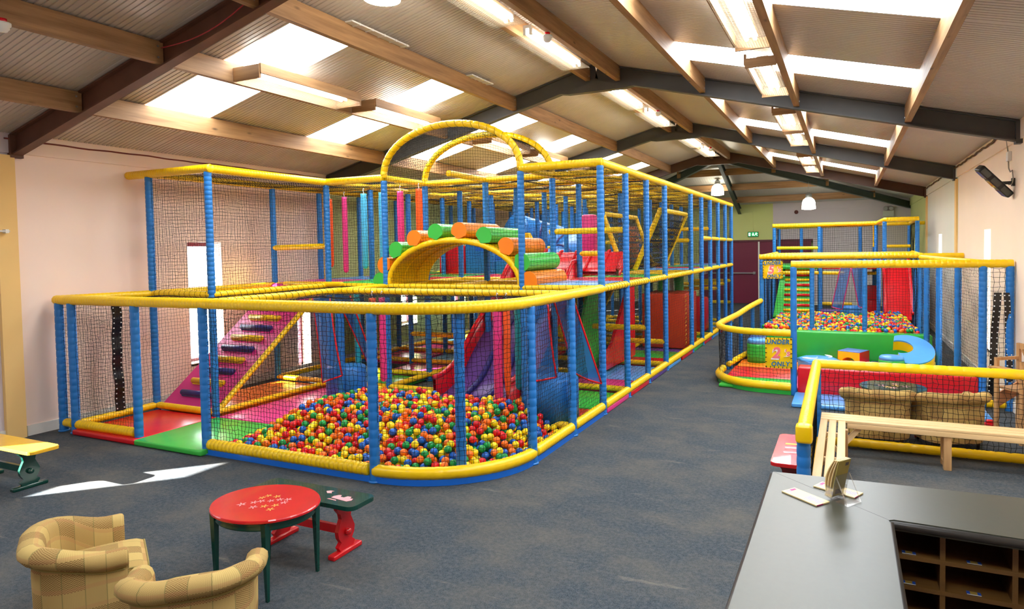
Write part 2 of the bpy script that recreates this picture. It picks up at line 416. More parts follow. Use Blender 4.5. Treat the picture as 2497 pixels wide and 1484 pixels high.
# ------------------------------------------------------------------ roof
SKY = []                                    # (side, ya, yb)
for y in FR[:-1]:
    for a, b in ((.64, 1.42), (2.93, 3.69)): SKY.append((y + a, y + b))  # rooflights of the first bay are unseen, kept for their light
SLX, SRX = (-6.97, -4.52), (-1.7, .66)      # rooflight extents down each slope
def lining(x_top, x_bot, sx):
    """ribbed sheets running down the slope"""
    m = MB()
    def strip(ya, yb, xa, xb):
        ys, dz = [], []
        y = ya
        while y < yb - 1e-6:
            for o, h in ((0, 0), (.036, 0), (.039, .007), (.047, .007)):
                if y + o < yb: ys.append(y + o); dz.append(h)
            y += .05
        ys.append(yb); dz.append(0)
        G = np.array([[(x, yy, zl(x) + d) for yy, d in zip(ys, dz)] for x in (xa, xb)])
        m.grid(G, False)
    y = YN - .2
    for a, b in SKY:
        if x_bot < XRG and 2 < a < 3.5: continue
        strip(y, a, x_top, x_bot)
        strip(a, b, x_top, sx[0]); strip(a, b, sx[1], x_bot); y = b
    strip(y, 17.8, x_top, x_bot)
    return m
struct('ceiling', lining(XRG, XL - .3, (SLX[1], SLX[0])), LINING)
struct('ceiling_slope', lining(XRG, XR + .3, (SRX[0], SRX[1])), LINING)
ze = zl(XL)
hp = np.array([(XRG, 17.8, ZR), (XL - .3, YE + .3, ze - .07), (XR + .3, YE + .3, ze - .07), (XL - .3, 17.8, ze - .07), (XR + .3, 17.8, ze - .07)])
k = NT('hip_lining_sheet'); k.b.inputs['Roughness'].default_value = .45; k.b.inputs['Base Color'].default_value = lin((190, 188, 180))
tc = k.n('ShaderNodeTexCoord').outputs['Object']; sp = k.n('ShaderNodeSeparateXYZ'); k.l(tc, sp.inputs[0])
k.bump(k.math('GREATER_THAN', k.math('FRACT', k.math('MULTIPLY', sp.outputs[0], 14)), .8), .8, .01); HIPL = k.mat
m = MB(); m.add(hp, [(0, 1, 2)]); m.add(hp, [(0, 3, 1), (0, 2, 4)]); struct('ceiling_hip', m, HIPL)
k = NT('translucent_rooflight'); k.b.inputs['Base Color'].default_value = (.9, .9, .9, 1); k.b.inputs['Emission Color'].default_value = (.88, .95, 1.0, 1)
k.b.inputs['Emission Strength'].default_value = SKYLIGHT = 9.0; ROOFLIGHT = k.mat
wn_ = 21
for a, b in SKY:
    for xa, xb in (SLX, SRX):
        if xa < XRG and a < 3.5 and a > 2: continue
        m = MB(); m.grid(np.array([[(x, y, zl(x) + .016) for y in np.linspace(a - .09, b + .09, 9)] for x in (xa + (-.05 if xa < xb else .05), xb + (.05 if xa < xb else -.05))]), False)
        struct('window_%d' % wn_, m, ROOFLIGHT); wn_ += 1
# steel portal rafters
def ibeam(m, p, q, mi=0, h=.23, w=.10):
    p, q = np.array(p, float), np.array(q, float)
    m.beam(p, q, .012, h - .02, mi); u = np.array([0, 0, 1.0])
    m.beam(p + u * (h / 2 - .008), q + u * (h / 2 - .008), w, .016, mi); m.beam(p - u * (h / 2 - .008), q - u * (h / 2 - .008), w, .016, mi)
for i, (y, mt) in enumerate(zip(FR, (RUST, RUST, STEEL, STEEL, BROWN))):
    m = MB(); o = .125
    ibeam(m, (XRG, y, ZR - o), (XL, y, zl(XL) - o)); ibeam(m, (XRG, y, ZR - o), (XR, y, zl(XR) - o))
    P_ = [(XRG - .55, zl(XRG - .55) - .235), (XRG, ZR - .235), (XRG + .55, zl(XRG + .55) - .235), (XRG + .42, zl(XRG + .55) - .255), (XRG - .42, zl(XRG - .55) - .255)]
    m.prism([(a, b) for a, b in P_], -.05, .05, Matrix(((1, 0, 0, 0), (0, 0, -1, y), (0, 1, 0, 0), (0, 0, 0, 1))))
    for x in (XL + .03, XR - .03): m.box(x - .03, x + .03, y - .06, y + .06, zl(x) - .26, zl(x) - .02)
    struct('steel_rafter_beam', m, mt)
m = MB()
for x, y in ((XL, YE), (XR, YE), (XRG - .05, YE - .05)): ibeam(m, (XRG, 17.9, ZR - .20), (x, y, ze - .19), 0, .2, .1)
struct('hip_rafter_beam', m, mat('dark_green_grey_steel', (62, 72, 66), .5, .4, .1))
# timber purlins
PXL, PXR = (-6.93, -5.70, -4.49, -3.32), (-2.88, -1.72, -.57, .64)
ys = [YN] + FR
for a, b in zip(ys[:-1], ys[1:]):
    for x in PXL + PXR:
        m = MB(); z1 = zl(x) - .006; m.box(x - .033, x + .033, a + (.02 if a > -2 else 0), b - .02, z1 - .20, z1 - .002)
        for yy in (a + .07, b - .07):
            for zz in (.05, .15):
                for s in (-1, 1): m.box(x + s * .033 - .004, x + s * .033 + .004, yy - .008, yy + .008, z1 - zz - .008, z1 - zz + .008, 1)
        struct('timber_purlin_beam', m, [PURLIN, METAL])
for t in (.28, .55, .8):
    y = 17.8 + t * (YE - 17.8); z = ZR + t * (ze - ZR) - .12; xa, xb = XRG + t * (XL - XRG), XRG + t * (XR - XRG)
    m = MB(); m.box(xa, xb, y - .03, y + .03, z - .1, z + .09); struct('cross_purlin_beam', m, PURLIN_X)
# red cable clipped along the eaves and along the rust rafter
m = MB(); P_ = [(XL + .03, y, 3.20 + .004 * math.sin(y * 5) + .003 * math.sin(y * 13)) for y in np.arange(3.9, 13.2, .12)]
m.tube(P_, .009, 6); o = obj('eaves_cable', m, mat('red_cable', (120, 44, 36), .5)); tag(o, 'dark red cable clipped along the eaves above the pink wall', 'cable')
m = MB(); P_ = [(x, 3.93, zl(x) - .10 - .10 * math.sin((x + 5.62) / 1.3 * PI)) for x in np.linspace(-5.62, -4.32, 24)]
m.tube(P_, .006, 6); o = obj('rafter_cable', m, mat('bright_red_cable', (170, 40, 44), .45)); tag(o, 'thin bright red cable sagging along the rust brown rafter', 'cable')
m = MB(); P_ = [(XR - .04, y, 3.215 + .006 * math.sin(y * 6) + .006 * math.sin(y * 15)) for y in np.arange(8.7, 17.7, .1)]
m.tube(P_, .014, 6); o = obj('eaves_sealant', m, mat('brown_foam_sealant', (96, 72, 52), .9)); tag(o, 'ragged brown sealant bead along the eaves above the peach wall', 'sealant')

# ------------------------------------------------------------------ lights and fittings on the roof
TUBE = emit('fluorescent_tube', (255, 252, 244), 18)
GUARD = mat('guard_wire', (150, 140, 120), .5, .4, .05)
def guard(m, x0, x1, y0, y1, z, cell, tilt, x_ref):
    zz = lambda x: z + tilt * (x - x_ref)
    for x in np.arange(x0, x1 + 1e-6, cell): m.beam((x, y0, zz(x)), (x, y1, zz(x)), .0016, .0016)
    for y in np.arange(y0, y1 + 1e-6, cell): m.beam((x0, y, zz(x0)), (x1, y, zz(x1)), .0016, .0016)
def box_light(side, y0, y1, label, group):
    """batten beside a purlin, boxed with boards, mesh below"""
    if side < 0: xp, x0, x1 = -5.70, -5.66, -5.30
    else: xp, x0, x1 = -.57, -.90, -.61
    z = zl(xp) - .21; tl = (KS if side < 0 else -KS) * .55
    t = thing('fluorescent_light', label, 'light', ((x0 + x1) / 2, (y0 + y1) / 2, z), 0, group)
    cx, cy = (x0 + x1) / 2, (y0 + y1) / 2
    zt = lambda x: z + tl * (x - xp) - z
    m = MB(); xo = x1 if side < 0 else x0
    m.box(xo - cx - .012, xo - cx + .012, y0 - cy, y1 - cy, zt(xo), zt(xo) + .10); obj('side_board', m, PURLIN, t)
    for yy in (y0, y1):
        m = MB(); m.box(x0 - cx, x1 - cx, yy - cy - .012, yy - cy + .012, min(zt(x0), zt(x1)) + .005, zt(xo) + .09 if side < 0 else .10); obj('end_board', m, PURLIN_X, t)
    m = MB(); m.box(x0 - cx + .1, x1 - cx - .08, y0 - cy + .05, y1 - cy - .05, zt(cx) + .07, zt(cx) + .10, bev=.008); obj('batten', m, PLASTIC, t)
    for dx in (-.035, .035):
        m = MB(); m.tube([(dx, y0 - cy + .08, zt(cx) + .05), (dx, y1 - cy - .08, zt(cx) + .05)], .017, 8); obj('tube', m, TUBE, t)
    m = MB(); guard(m, x0 - cx, x1 - cx, y0 - cy, y1 - cy, zt(cx) - .005, .022, tl, 0); obj('guard_mesh', m, GUARD, t)
nmY = ['first', 'second', 'third', 'fourth', 'fifth', 'sixth', 'seventh', 'eighth']
LY = [(.1, 1.5), (1.85, 3.3)]
seqL = [(y + .72, y + 2.15) for y in ()]
LL = [(4.72, 6.17), (6.44, 7.83), (9.3, 10.7), (11.05, 12.45)]
LR = [(4.45, 5.92), (6.52, 7.9), (9.05, 10.42), (10.7, 12.05), (13.65, 15.05), (15.3, 16.7)]
LC = [(4.45, 5.82), (6.2, 7.6), (8.8, 10.28), (10.6, 12.02), (13.5, 14.9), (15.2, 16.6)]
for i, (a, b) in enumerate(LL): box_light(-1, a, b, 'board-sided fluorescent light above the large frame, %s from the counter end' % nmY[i], 'boxed lights over the large frame')
for i, (a, b) in enumerate(LR): box_light(1, a, b, 'board-sided fluorescent light above the toddler side, %s from the counter end' % nmY[i], 'boxed lights over the toddler side')
for i, (a, b) in enumerate(LC):
    z = ZR - .30; cy = (a + b) / 2; cx = -3.08
    t = thing('ridge_light', 'bare twin-tube light between the ridge purlins, %s from the counter end' % nmY[i], 'light', (cx, cy, z), 0, 'ridge lights')
    m = MB(); m.box(-.05, .05, a - cy, b - cy, .05, .085, bev=.006); obj('batten', m, PLASTIC, t)
    for s in (-1, 1):
        for yy in (a - cy + .02, b - cy - .02):
            m = MB(); m.box(s * .035 - .015, s * .035 + .015, yy - .012, yy + .012, -.015, .055); obj('lamp_holder', m, PLASTIC, t)
        m = MB(); m.tube([(s * .035, a - cy + .03, .015), (s * .035, b - cy - .03, .015)], .02, 8); obj('tube', m, TUBE, t)
    m = MB(); guard(m, -.2, .16, a - cy - .03, b - cy + .03, -.03, .022, 0, 0); obj('guard_mesh', m, GUARD, t)
# pendants
LAMP = emit('pendant_bowl_glow', (255, 246, 225), 9)
def pendant(loc, top, label, r=.18):
    t = thing('pendant_lamp', label, 'lamp', loc, 0, 'bell pendant lamps')
    m = MB(); m.lathe([(r, -.16), (r * 1.0, -.12), (r * .95, .02), (r * .8, .10), (r * .5, .15), (.05, .16)], sides=28, caps=False); m.lathe([(r * .98, -.155), (.6 * r, -.175), (.01, -.18)], sides=28, caps=False)
    obj('bowl', m, LAMP, t)
    m = MB(); m.lathe([(.075, .15), (.085, .17), (.085, .25), (.06, .27), (.03, .30)], sides=20); obj('gear_housing', m, METAL, t)
    m = MB(); m.tube([(0, 0, .29), (0, 0, top - loc[2])], .008, 6); obj('cable', m, PLASTIC, t)
pendant((-3.55, 19.8, 3.62), 4.15, 'glowing bell pendant hanging under the hip rafters near the ridge', .185)
pendant((-1.0, 19.8, 3.10), 3.7, 'glowing bell pendant hanging in front of the mauve wall', .185)
pendant((-3.62, 4.52, 4.25), 4.42, 'glowing bell pendant close under the ceiling at the top edge of the view', .155)
def detector(loc, label):
    t = thing('smoke_detector', label, 'smoke detector', loc, 0, 'smoke detectors')
    m = MB(); m.lathe([(.055, 0), (.055, -.02), (.045, -.03), (.045, -.045), (.038, -.05), (.03, -.065), (.005, -.07)], sides=20); obj('body', m, PLASTIC, t)
    m = MB(); m.lathe([(.03, .03), (.03, 0)], sides=12); obj('base', m, V['red'], t)
detector((-5.66, 2.74, zl(-5.66) - .225), 'white smoke detector under the timber purlin at the corner of the view')
detector((-2.9, 6.32, ZR - .32), 'white smoke detector beside the second ridge light')
detector((-2.9, 10.72, ZR - .32), 'white smoke detector beside the fourth ridge light')
detector((-2.9, 15.3, ZR - .32), 'white smoke detector beside the sixth ridge light')
# diffuser strips lying over the purlin
for i, (y0, y1) in enumerate(((5.0, 5.9), (7.2, 7.75))):
    m = MB(); x = -4.42
    m.box(x - .05, x + .05, y0, y1, zl(x) - .035, zl(x) - .02)
    for q in np.linspace(y0 + .1, y1 - .05, 5): m.box(x - .055, x + .055, q, q + .02, zl(x) - .042, zl(x) - .02)
    o = obj('vent_strip', m, PLASTIC); tag(o, 'white slotted strip on top of a purlin, %s' % ('longer one' if i == 0 else 'shorter one towards the grey rafter'), 'vent', 'slotted strips on the purlin')

# ------------------------------------------------------------------ large two-level play frame
CX = [-7.76, -6.72, -5.70, -4.67, -3.63, -2.60]
RY = [4.30, 5.20, 6.14, 7.06, 7.99, 8.93, 9.94, 10.86, 11.79, 12.73, 13.60, 14.50, 15.42, 16.30]
ZM, ZT, ZB = 1.47, 2.93, .10
PR, RR = .043, .046
frame = thing('soft_play_gym', 'huge two-level netted play frame of blue posts and yellow rails along the pink wall', 'play frame', (0, 0, 0))
def fpost(x, y, z0, z1, par=frame, r=PR, name='post', mt=None):
    m = MB(); m.foam([(0, 0, 0), (0, 0, z1 - z0)], r); o = obj(name, m, mt or V['blue'], par); o.location = (x, y, z0); return o
m = MB(); m.foam([(0, 0, 0), (0, 0, ZT - .04)], PR, .055); m.lathe([(.05, 0), (.05, .012), (.03, .02)], sides=12)
tall = m.mesh('post', V['blue'])
m = MB(); m.foam([(0, 0, 0), (0, 0, ZM - .04)], PR + .001, .075); m.lathe([(.055, 0), (.055, .012), (.03, .02)], sides=12)
short = m.mesh('post', V['blue'])
def post(me, x, y):
    o = obj('post', me, None, frame); o.location = (x, y, .001); return o
skip_post = {(5, 7), (4, 8), (3, 10), (3, 3)}
for i, x in enumerate(CX):
    for j, y in enumerate(RY):
        if j < 3 or (i, j) in skip_post: continue
        post(tall, x, y)
post(tall, CX[0], RY[1]); post(tall, CX[1], RY[1])
# the boundary path of the one-storey ball pit at the front: straight, then a rounded corner
corner = [(-3.643, 4.30)] + [(-3.643 + 1.043 * math.sin(a), 5.20 - .90 * math.cos(a)) for a in np.linspace(.12, PI / 2, 12)]
for x, y in ((-7.985, 4.28), (CX[0], 4.28), (CX[1], 4.30), (CX[2], 4.30), (-3.643, 4.30), (-2.975, 4.60), (CX[5], RY[1]), (CX[5], RY[2]), (-3.14, 6.14), (-5.72, 6.16), (-6.05, 6.55)): post(short, x, y)
def rail(pts, r=RR, mt=None, name='rail', seg=.042, g_=.6):
    m = MB(); m.foam(pts, r, seg, g_=g_); return obj(name, m, mt or V['yellow'], frame)
cor3 = lambda z: [(x, y, z) for x, y in corner]
# top of the one-storey part
rail([(-8.03, 4.28, ZM - .005), (CX[2], 4.30, ZM)] + cor3(ZM) + [(CX[5], 6.1, ZM), (CX[5], RY[3], ZM)], .052)
rail([(-7.98, 4.3, ZM), (CX[0], RY[1], ZM), (CX[0], RY[3], ZM)]); rail([(CX[0], RY[1], ZM), (CX[1], RY[1], ZM)])
rail([(CX[1], RY[1], ZM), (CX[1], RY[3], ZM)]); rail([(CX[2], RY[0], ZM), (CX[2], RY[2], ZM)], .04); rail([(CX[2], RY[2], ZM), (CX[5], RY[2], ZM)], .04)
rail([(CX[2], RY[2], ZM), (CX[2], RY[3], ZM)], .035)
# base rails of the pit and the entry
rail([(-7.94, 4.28, ZB), (CX[0] - .05, 4.28, ZB)]); rail([(CX[0] + .05, 4.28, ZB), (CX[1] - .05, 4.30, ZB)], .05)
rail([(CX[2] + .05, 4.30, ZB), (-3.70, 4.30, ZB)], .054, seg=.052, g_=1.5); rail(cor3(ZB), .054, seg=.10)
rail([(CX[5], 5.25, ZB), (CX[5], 6.10, ZB)], .05); rail([(CX[5], 6.18, ZB), (CX[5], 7.02, ZB)], .05)
rail([(CX[0], 4.3, ZB), (CX[0], 5.2, ZB)], .042); rail([(CX[0], 5.2, ZB), (CX[1], 5.2, ZB)], .042); rail([(CX[1], 5.2, ZB), (CX[1], 7.06, ZB)], .035)
rail([(CX[2] + .06, RY[2], ZB), (CX[5] - .05, RY[2], ZB)], .04)
# upper front box over the ramp and the top rails
rail([(XL + .01, RY[1], ZT), (CX[1] + .05, RY[1], ZT)], .05)
rail([(CX[1], RY[1], ZT), (CX[1], RY[3], ZT)], .05); rail([(CX[1], RY[3], ZT), (CX[2], RY[3], ZT)], .05)
rail([(CX[0], RY[1], ZT), (CX[0], RY[3], ZT)])
rail([(CX[4], RY[3], ZT), (CX[5] + .03, RY[3], ZT)], .05)
rail([(CX[5], RY[3], ZT), (CX[5], RY[13] + .04, ZT)], .05)
for i in range(5): rail([(CX[i], RY[3], ZT), (CX[i], RY[13], ZT)], .042)
for j in range(4, 14): rail([(CX[0], RY[j], ZT), (CX[5], RY[j], ZT)], .042)
# hoops of the arched roof
ax, aw = (CX[2] + CX[4]) / 2, (CX[4] - CX[2]) / 2
def hoop(t, y): return (ax - aw * math.cos(t), y, ZT + .63 * math.sin(t) ** .92)
for y in (RY[3], RY[4]): rail([hoop(t, y) for t in np.linspace(0, PI, 40)], .045, name='arch_rail', seg=.085, g_=1.2)
# deck rails between the storeys
for i in range(6): rail([(CX[i], RY[3], ZM), (CX[i], RY[13], ZM)], .045 if i == 5 else .04)
for j in range(3, 14): rail([(CX[0], RY[j], ZM), (CX[5], RY[j], ZM)], .04)
for j in range(3, 14):
    if j in (3, 5, 7, 8): rail([(CX[0], RY[j], ZB), (CX[4], RY[j], ZB)], .04)
    else: rail([(CX[0], RY[j], ZB), (CX[5], RY[j], ZB)], .04)
rail([(CX[5], RY[3] + .05, ZB), (CX[5], RY[13], ZB)], .05)
for i in (0, 2, 4): rail([(CX[i], RY[3], ZB), (CX[i], RY[13], ZB)], .04)
# short padded bars across single bays
for a, b in (((CX[4], RY[5], .79), (CX[5], RY[5], .79)), ((CX[4], RY[6], .45), (CX[5], RY[6], .45)), ((CX[0], 7.06, 2.02), (CX[1], 7.06, 2.03)),
             ((CX[4] - .05, 8.0, 2.17), (CX[5], 8.0, 2.17)), ((CX[4], 8.93, 1.86), (CX[4] + .35, 8.93, 1.86)), ((CX[4], 11.79, 2.05), (CX[5], 11.79, 2.05)),
             ((CX[5], RY[9], 2.1), (CX[5], RY[13], 2.08)), ((CX[4], RY[10], 2.3), (CX[5], RY[10], 2.3)), ((CX[4], RY[11], 1.0), (CX[5], RY[11], 1.0)),
             ((CX[4], RY[12], 1.05), (CX[5], RY[12], 1.05)), ((CX[4], RY[13], .55), (CX[5], RY[13], .55)), ((CX[4], RY[13], 1.08), (CX[5], RY[13], 1.08)),
             ((CX[1], RY[8], 1.95), (CX[3], RY[8], 1.95)), ((CX[1], RY[5], .55), (CX[2], RY[5], .55)), ((CX[2], RY[10], 2.05), (CX[4], RY[10], 2.05))):
    rail([a, b], .04)
# blue kick boards round the pit and short trim boards under the aisle rail
m = MB()
pth = [(CX[2] + .05, 4.27)] + [(x + .01, y - .03) for x, y in corner[:6]] + [(x + .03, y - .01) for x, y in corner[6:]] + [(CX[5] + .03, 7.0)]
G = np.array([[(x, y, z) for x, y in pth] for z in (.002, .055)]); m.grid(G, False); G2 = G + np.array([-.03, .05, 0]); m.grid(G2, False, flip=True)
m.grid(np.array([G[1], G2[1]]), False); obj('kick_board', m, V['kick'], frame)
for j, c in zip(range(3, 13), ('pink', 'red', 'purple', 'sky', 'red', 'green', 'red', 'sky', 'red', 'green')):
    m = MB(); m.box(CX[5] - .05, CX[5] + .035, RY[j] + .06, RY[j + 1] - .06, .003, .06, bev=.01); obj('kick_board', m, V[c], frame)
# nets
e = .05
def N(a, b, c, step=1, **kw): return net(a, b, c, frame, step, **kw)
zb, zm, zt = ZB + .05, ZM - .05, ZT - .05
N((-7.96, 4.28, zb), (CX[1] - .04, 4.30, zb), (-7.96, 4.28, zm))
N((CX[2] + .03, 4.30, zb), (-3.643, 4.30, zb), (CX[2] + .03, 4.30, zm), r=.0021)
cl = np.r_[0, np.cumsum(np.hypot(*np.diff(np.array(corner), axis=0).T))]; ca = np.array(corner)
nu = round(cl[-1] / CELL); nv = round((zm - zb) / CELL)
me = net_mesh('net', lambda u, v: np.stack([np.interp(u / nu * cl[-1], cl, ca[:, 0]), np.interp(u / nu * cl[-1], cl, ca[:, 1]), zb + v / nv * (zm - zb)], -1), nu, nv, 1, .0021, .12, .012, 99)
obj('net', me, None, frame)
N((CX[5], RY[1], zb), (CX[5], RY[3], zb), (CX[5], RY[1], zm), r=.0021)
N((CX[0], 4.28, zb), (CX[0], RY[3], zb), (CX[0], 4.28, zm))
N((CX[1], RY[1] + .03, zb), (CX[1], RY[3], zb), (CX[1], RY[1] + .03, zm), 1)
# sagging roof nets of the one-storey part
N((CX[0], 4.3, ZM - .02), (CX[2], 4.3, ZM - .02), (CX[0], RY[1], ZM - .02), 1, sag=.02)
N((CX[1], RY[1], ZM - .02), (CX[2], RY[1], ZM - .02), (CX[1], RY[3], ZM - .02), 1, sag=.02)
N((CX[2], 4.32, ZM - .03), (-3.62, 4.32, ZM - .03), (CX[2], RY[2], ZM - .03), 1, sag=.025)
N((-3.62, 5.0, ZM - .03), (CX[5], 5.0, ZM - .03), (-3.62, RY[2], ZM - .03), 1, sag=.025)
N((CX[2], RY[2], ZM - .03), (CX[5], RY[2], ZM - .03), (CX[2], RY[3], ZM - .03), 1, sag=.02)
# upper front box
N((CX[0], RY[1], ZM + .03), (CX[1], RY[1], ZM + .03), (CX[0], RY[1], zt)); N((CX[1], RY[1], ZM + .03), (CX[1], RY[3], ZM + .03), (CX[1], RY[1], zt))
N((CX[0], RY[1], ZM), (CX[0], RY[3], ZM), (CX[0], RY[1], zt), 2); N((CX[0], RY[1], ZT - .03), (CX[1], RY[1], ZT - .03), (CX[0], RY[3], ZT - .03), 2)
# front of the upper storey
N((CX[1], RY[3], ZM + .03), (CX[2], RY[3], ZM + .03), (CX[1], RY[3], zt)); N((CX[2], RY[3], ZM + .03), (CX[4], RY[3], ZM + .03), (CX[2], RY[3], zt)); N((CX[4], RY[3], ZM + .03), (CX[5], RY[3], ZM + .03), (CX[4], RY[3], zt))
nu, nv = round(2.95 / CELL), round(.93 / CELL)
me = net_mesh('net', lambda u, v: np.stack([ax - (aw - .01) * np.cos(u / nu * PI), RY[3] + v / nv * (RY[4] - RY[3]), ZT - .02 + .62 * np.sin(u / nu * PI) ** .92], -1), nu, nv, 1, .002, .1, .008, 5)
obj('net', me, None, frame)
def semi(u, v, nu, nv, y):
    x = ax + (u / nu * 2 - 1) * aw * .99; t = np.arccos(np.clip((ax - x) / aw, -1, 1)); h = .62 * np.sin(t) ** .92
    return np.stack([x, np.full_like(x, y), ZT - .04 + v / nv * (h + .02)], -1)
me = net_mesh('net', lambda u, v: semi(u, v, 56, 16, RY[3]), 56, 16, 1, .0018, .05, .004, 6); obj('net', me, None, frame)
# aisle side, wall side, far end
for z0, z1, jz in ((zb, zm, 0), (ZM + .04, zt, 0)):
    N((CX[5], RY[3], z0), (CX[5], RY[6], z0), (CX[5], RY[3], z1), 1); N((CX[5], RY[6], z0), (CX[5], RY[13], z0), (CX[5], RY[6], z1), 4, cell=.042)
    N((CX[0], RY[3], z0), (CX[0], RY[13], z0), (CX[0], RY[3], z1), 4, cell=.04); N((CX[0], RY[13], z0), (CX[5], RY[13], z0), (CX[0], RY[13], z1), 6, cell=.045)
# roof net over the upper storey
N((CX[0], RY[3], ZT - .03), (CX[2], RY[3], ZT - .03), (CX[0], RY[4], ZT - .03), 2); N((CX[4], RY[3], ZT - .03), (CX[5], RY[3], ZT - .03), (CX[4], RY[4], ZT - .03), 1)
N((CX[0], RY[4], ZT - .03), (CX[5], RY[4], ZT - .03), (CX[0], RY[9], ZT - .03), 2, sag=.025); N((CX[0], RY[9], ZT - .03), (CX[5], RY[9], ZT - .03), (CX[0], RY[13], ZT - .03), 6, cell=.045)
# inner partitions
for a, b, z0, z1 in (((CX[0], RY[4]), (CX[2], RY[4]), zb, zm), ((CX[2], RY[4]), (CX[2], RY[9]), ZM + .04, zt), ((CX[0], RY[7]), (CX[3], RY[7]), ZM + .04, zt), ((CX[2], RY[4]), (CX[2], RY[9]), zb, zm),
                     ((CX[0], RY[8]), (CX[4], RY[8]), zb, zm), ((CX[4], RY[6]), (CX[4], RY[13]), ZM + .04, zt), ((CX[2], RY[10]), (CX[5], RY[10]), ZM + .04, zt), ((CX[4], RY[5]), (CX[4], RY[10]), zb, zm)):
    N((a[0], a[1], z0), (b[0], b[1], z0), (a[0], a[1], z1), 4, cell=.042)
# cord lashings that tie the nets to the rails
def lash(pts, r=.05, pitch=.06):
    pitch *= 1.5
    Pp = np.asarray(pts, float); D = np.r_[0, np.cumsum(np.linalg.norm(np.diff(Pp, axis=0), axis=1))]
    n = int(D[-1] / pitch * 9); t = np.linspace(0, D[-1], n); Q = np.stack([np.interp(t, D, Pp[:, k]) for k in range(3)], 1)
    T = np.gradient(Q, axis=0); T /= np.linalg.norm(T, axis=1, keepdims=True); A = np.cross(T, np.array([0, 0, 1.0]) if abs(T[0][2]) < .9 else np.array([0, 1.0, 0])); A /= np.maximum(np.linalg.norm(A, axis=1, keepdims=True), 1e-9); B = np.cross(T, A)
    ph = t / pitch * 2 * PI; m = MB(); m.tube(Q + r * (np.cos(ph)[:, None] * A + np.sin(ph)[:, None] * B), .0020, 4); obj('lashing_cord', m, CORD, frame)
lash([(CX[2], RY[0] + .1, ZM), (CX[2], RY[2], ZM)], .043); lash([(CX[2], RY[2], ZM), (CX[5] - .1, RY[2], ZM)], .043); lash([(CX[0], RY[1], ZM), (CX[1], RY[1], ZM)], .048); lash([(CX[1], RY[1], ZM), (CX[1], RY[3], ZM)], .048)
lash([(CX[1], RY[3], ZM), (CX[5], RY[3], ZM)], .043); lash([(CX[5], RY[3], ZM), (CX[5], RY[8], ZM)], .048, .07)
for y in (RY[3], RY[4]): lash([hoop(t, y) for t in np.linspace(0, PI, 60)], .047, .08)
lash([(CX[4], RY[4], ZT), (CX[4], RY[9], ZT)], .045, .08); lash([(CX[0], RY[1], ZT), (CX[0], RY[3], ZT)], .048)
# slashed black entry strip laced to the side net
def strip(par, pts, w, label=None, yaxis=True):
    m = MB(); G = []
    for x, y, z in pts: G.append([(x, y, z), (x + (0 if yaxis else w), y + (w if yaxis else 0), z)])
    m.grid(np.array(G), True); d = MB()
    G2 = np.array(G); off = np.array([.006, 0, 0]) if yaxis else np.array([0, .006, 0])
    m.grid(G2 + off, True, flip=True)
    for i in range(1, len(G) - 1, 2):
        for q in (np.array(G[i][0]) * .86 + np.array(G[i][1]) * .14, np.array(G[i][0]) * .14 + np.array(G[i][1]) * .86):
            c = np.array(q) + (np.array([.008, 0, 0]) if yaxis else np.array([0, -.004, 0]))
            s = .006
            d.box(c[0] - s, c[0] + s, c[1] - s, c[1] + s, c[2] - s, c[2] + s)
    o = obj('lacing_strip', m, V['black'], par); obj('eyelet', d, V['white'], o); return o
zz = np.linspace(.14, 1.40, 44)
strip(frame, [(CX[0] + .012 + .008 * math.sin(z * 17), 4.69 + .008 * math.sin(z * 6), z) for z in zz], .11)

# ------------------------------------------------------------------ things inside the large frame
def pad_obj(name, label, cat, x0, x1, y0, y1, z0, z1, c, group=None, bev=.015):
    m = MB(); cx, cy = (x0 + x1) / 2, (y0 + y1) / 2
    m.box(x0 - cx, x1 - cx, y0 - cy, y1 - cy, 0, z1 - z0, bev=bev)
    o = obj(name, m, V[c]); o.location = (cx, cy, z0); return tag(o, label, cat, group)
# climbing ramp with foam rungs
ramp = thing('climbing_ramp', 'pink sloping ramp with blue and yellow foam rungs behind the entry nets', 'ramp', (-7.24, 5.22, 0))
Zr = lambda y: .10 + (y - 5.22) * (1.40 / 1.76)
m = MB(); hw = .47
m.add([(x, y - 5.22, Zr(y) - d) for y in (5.22, 6.98) for d in (0, .05) for x in (-hw, hw)], [(0, 1, 5, 4), (2, 6, 7, 3), (0, 4, 6, 2), (1, 3, 7, 5), (0, 2, 3, 1), (4, 5, 7, 6)]); obj('board', m, V['magenta'], ramp)
for i in range(11):
    y = 5.36 + i * .148
    m = MB(); m.tube([(-.27, y - 5.22, Zr(y) + .035), (.27, y - 5.22, Zr(y) + .035)], .036, 12); m.box(-.26, .26, y - 5.22 - .02, y - 5.22 + .02, Zr(y) - .01, Zr(y) + .02)
    obj('rung', m, V['navy'] if i % 2 == 0 else V['yellow'], ramp)
m = MB(); m.foam([(hw + .03, 5.22 - 5.22, .09), (hw + .03, 6.98 - 5.22, Zr(6.98) - .03)], .035); obj('edge_rail', m, V['yellow'], ramp)
pad_obj('roll_pad', 'yellow padded roll at the top of the pink ramp', 'pad', -7.5, -6.4, 6.95, 7.03, 1.46, 1.53, 'yellow', bev=.03)
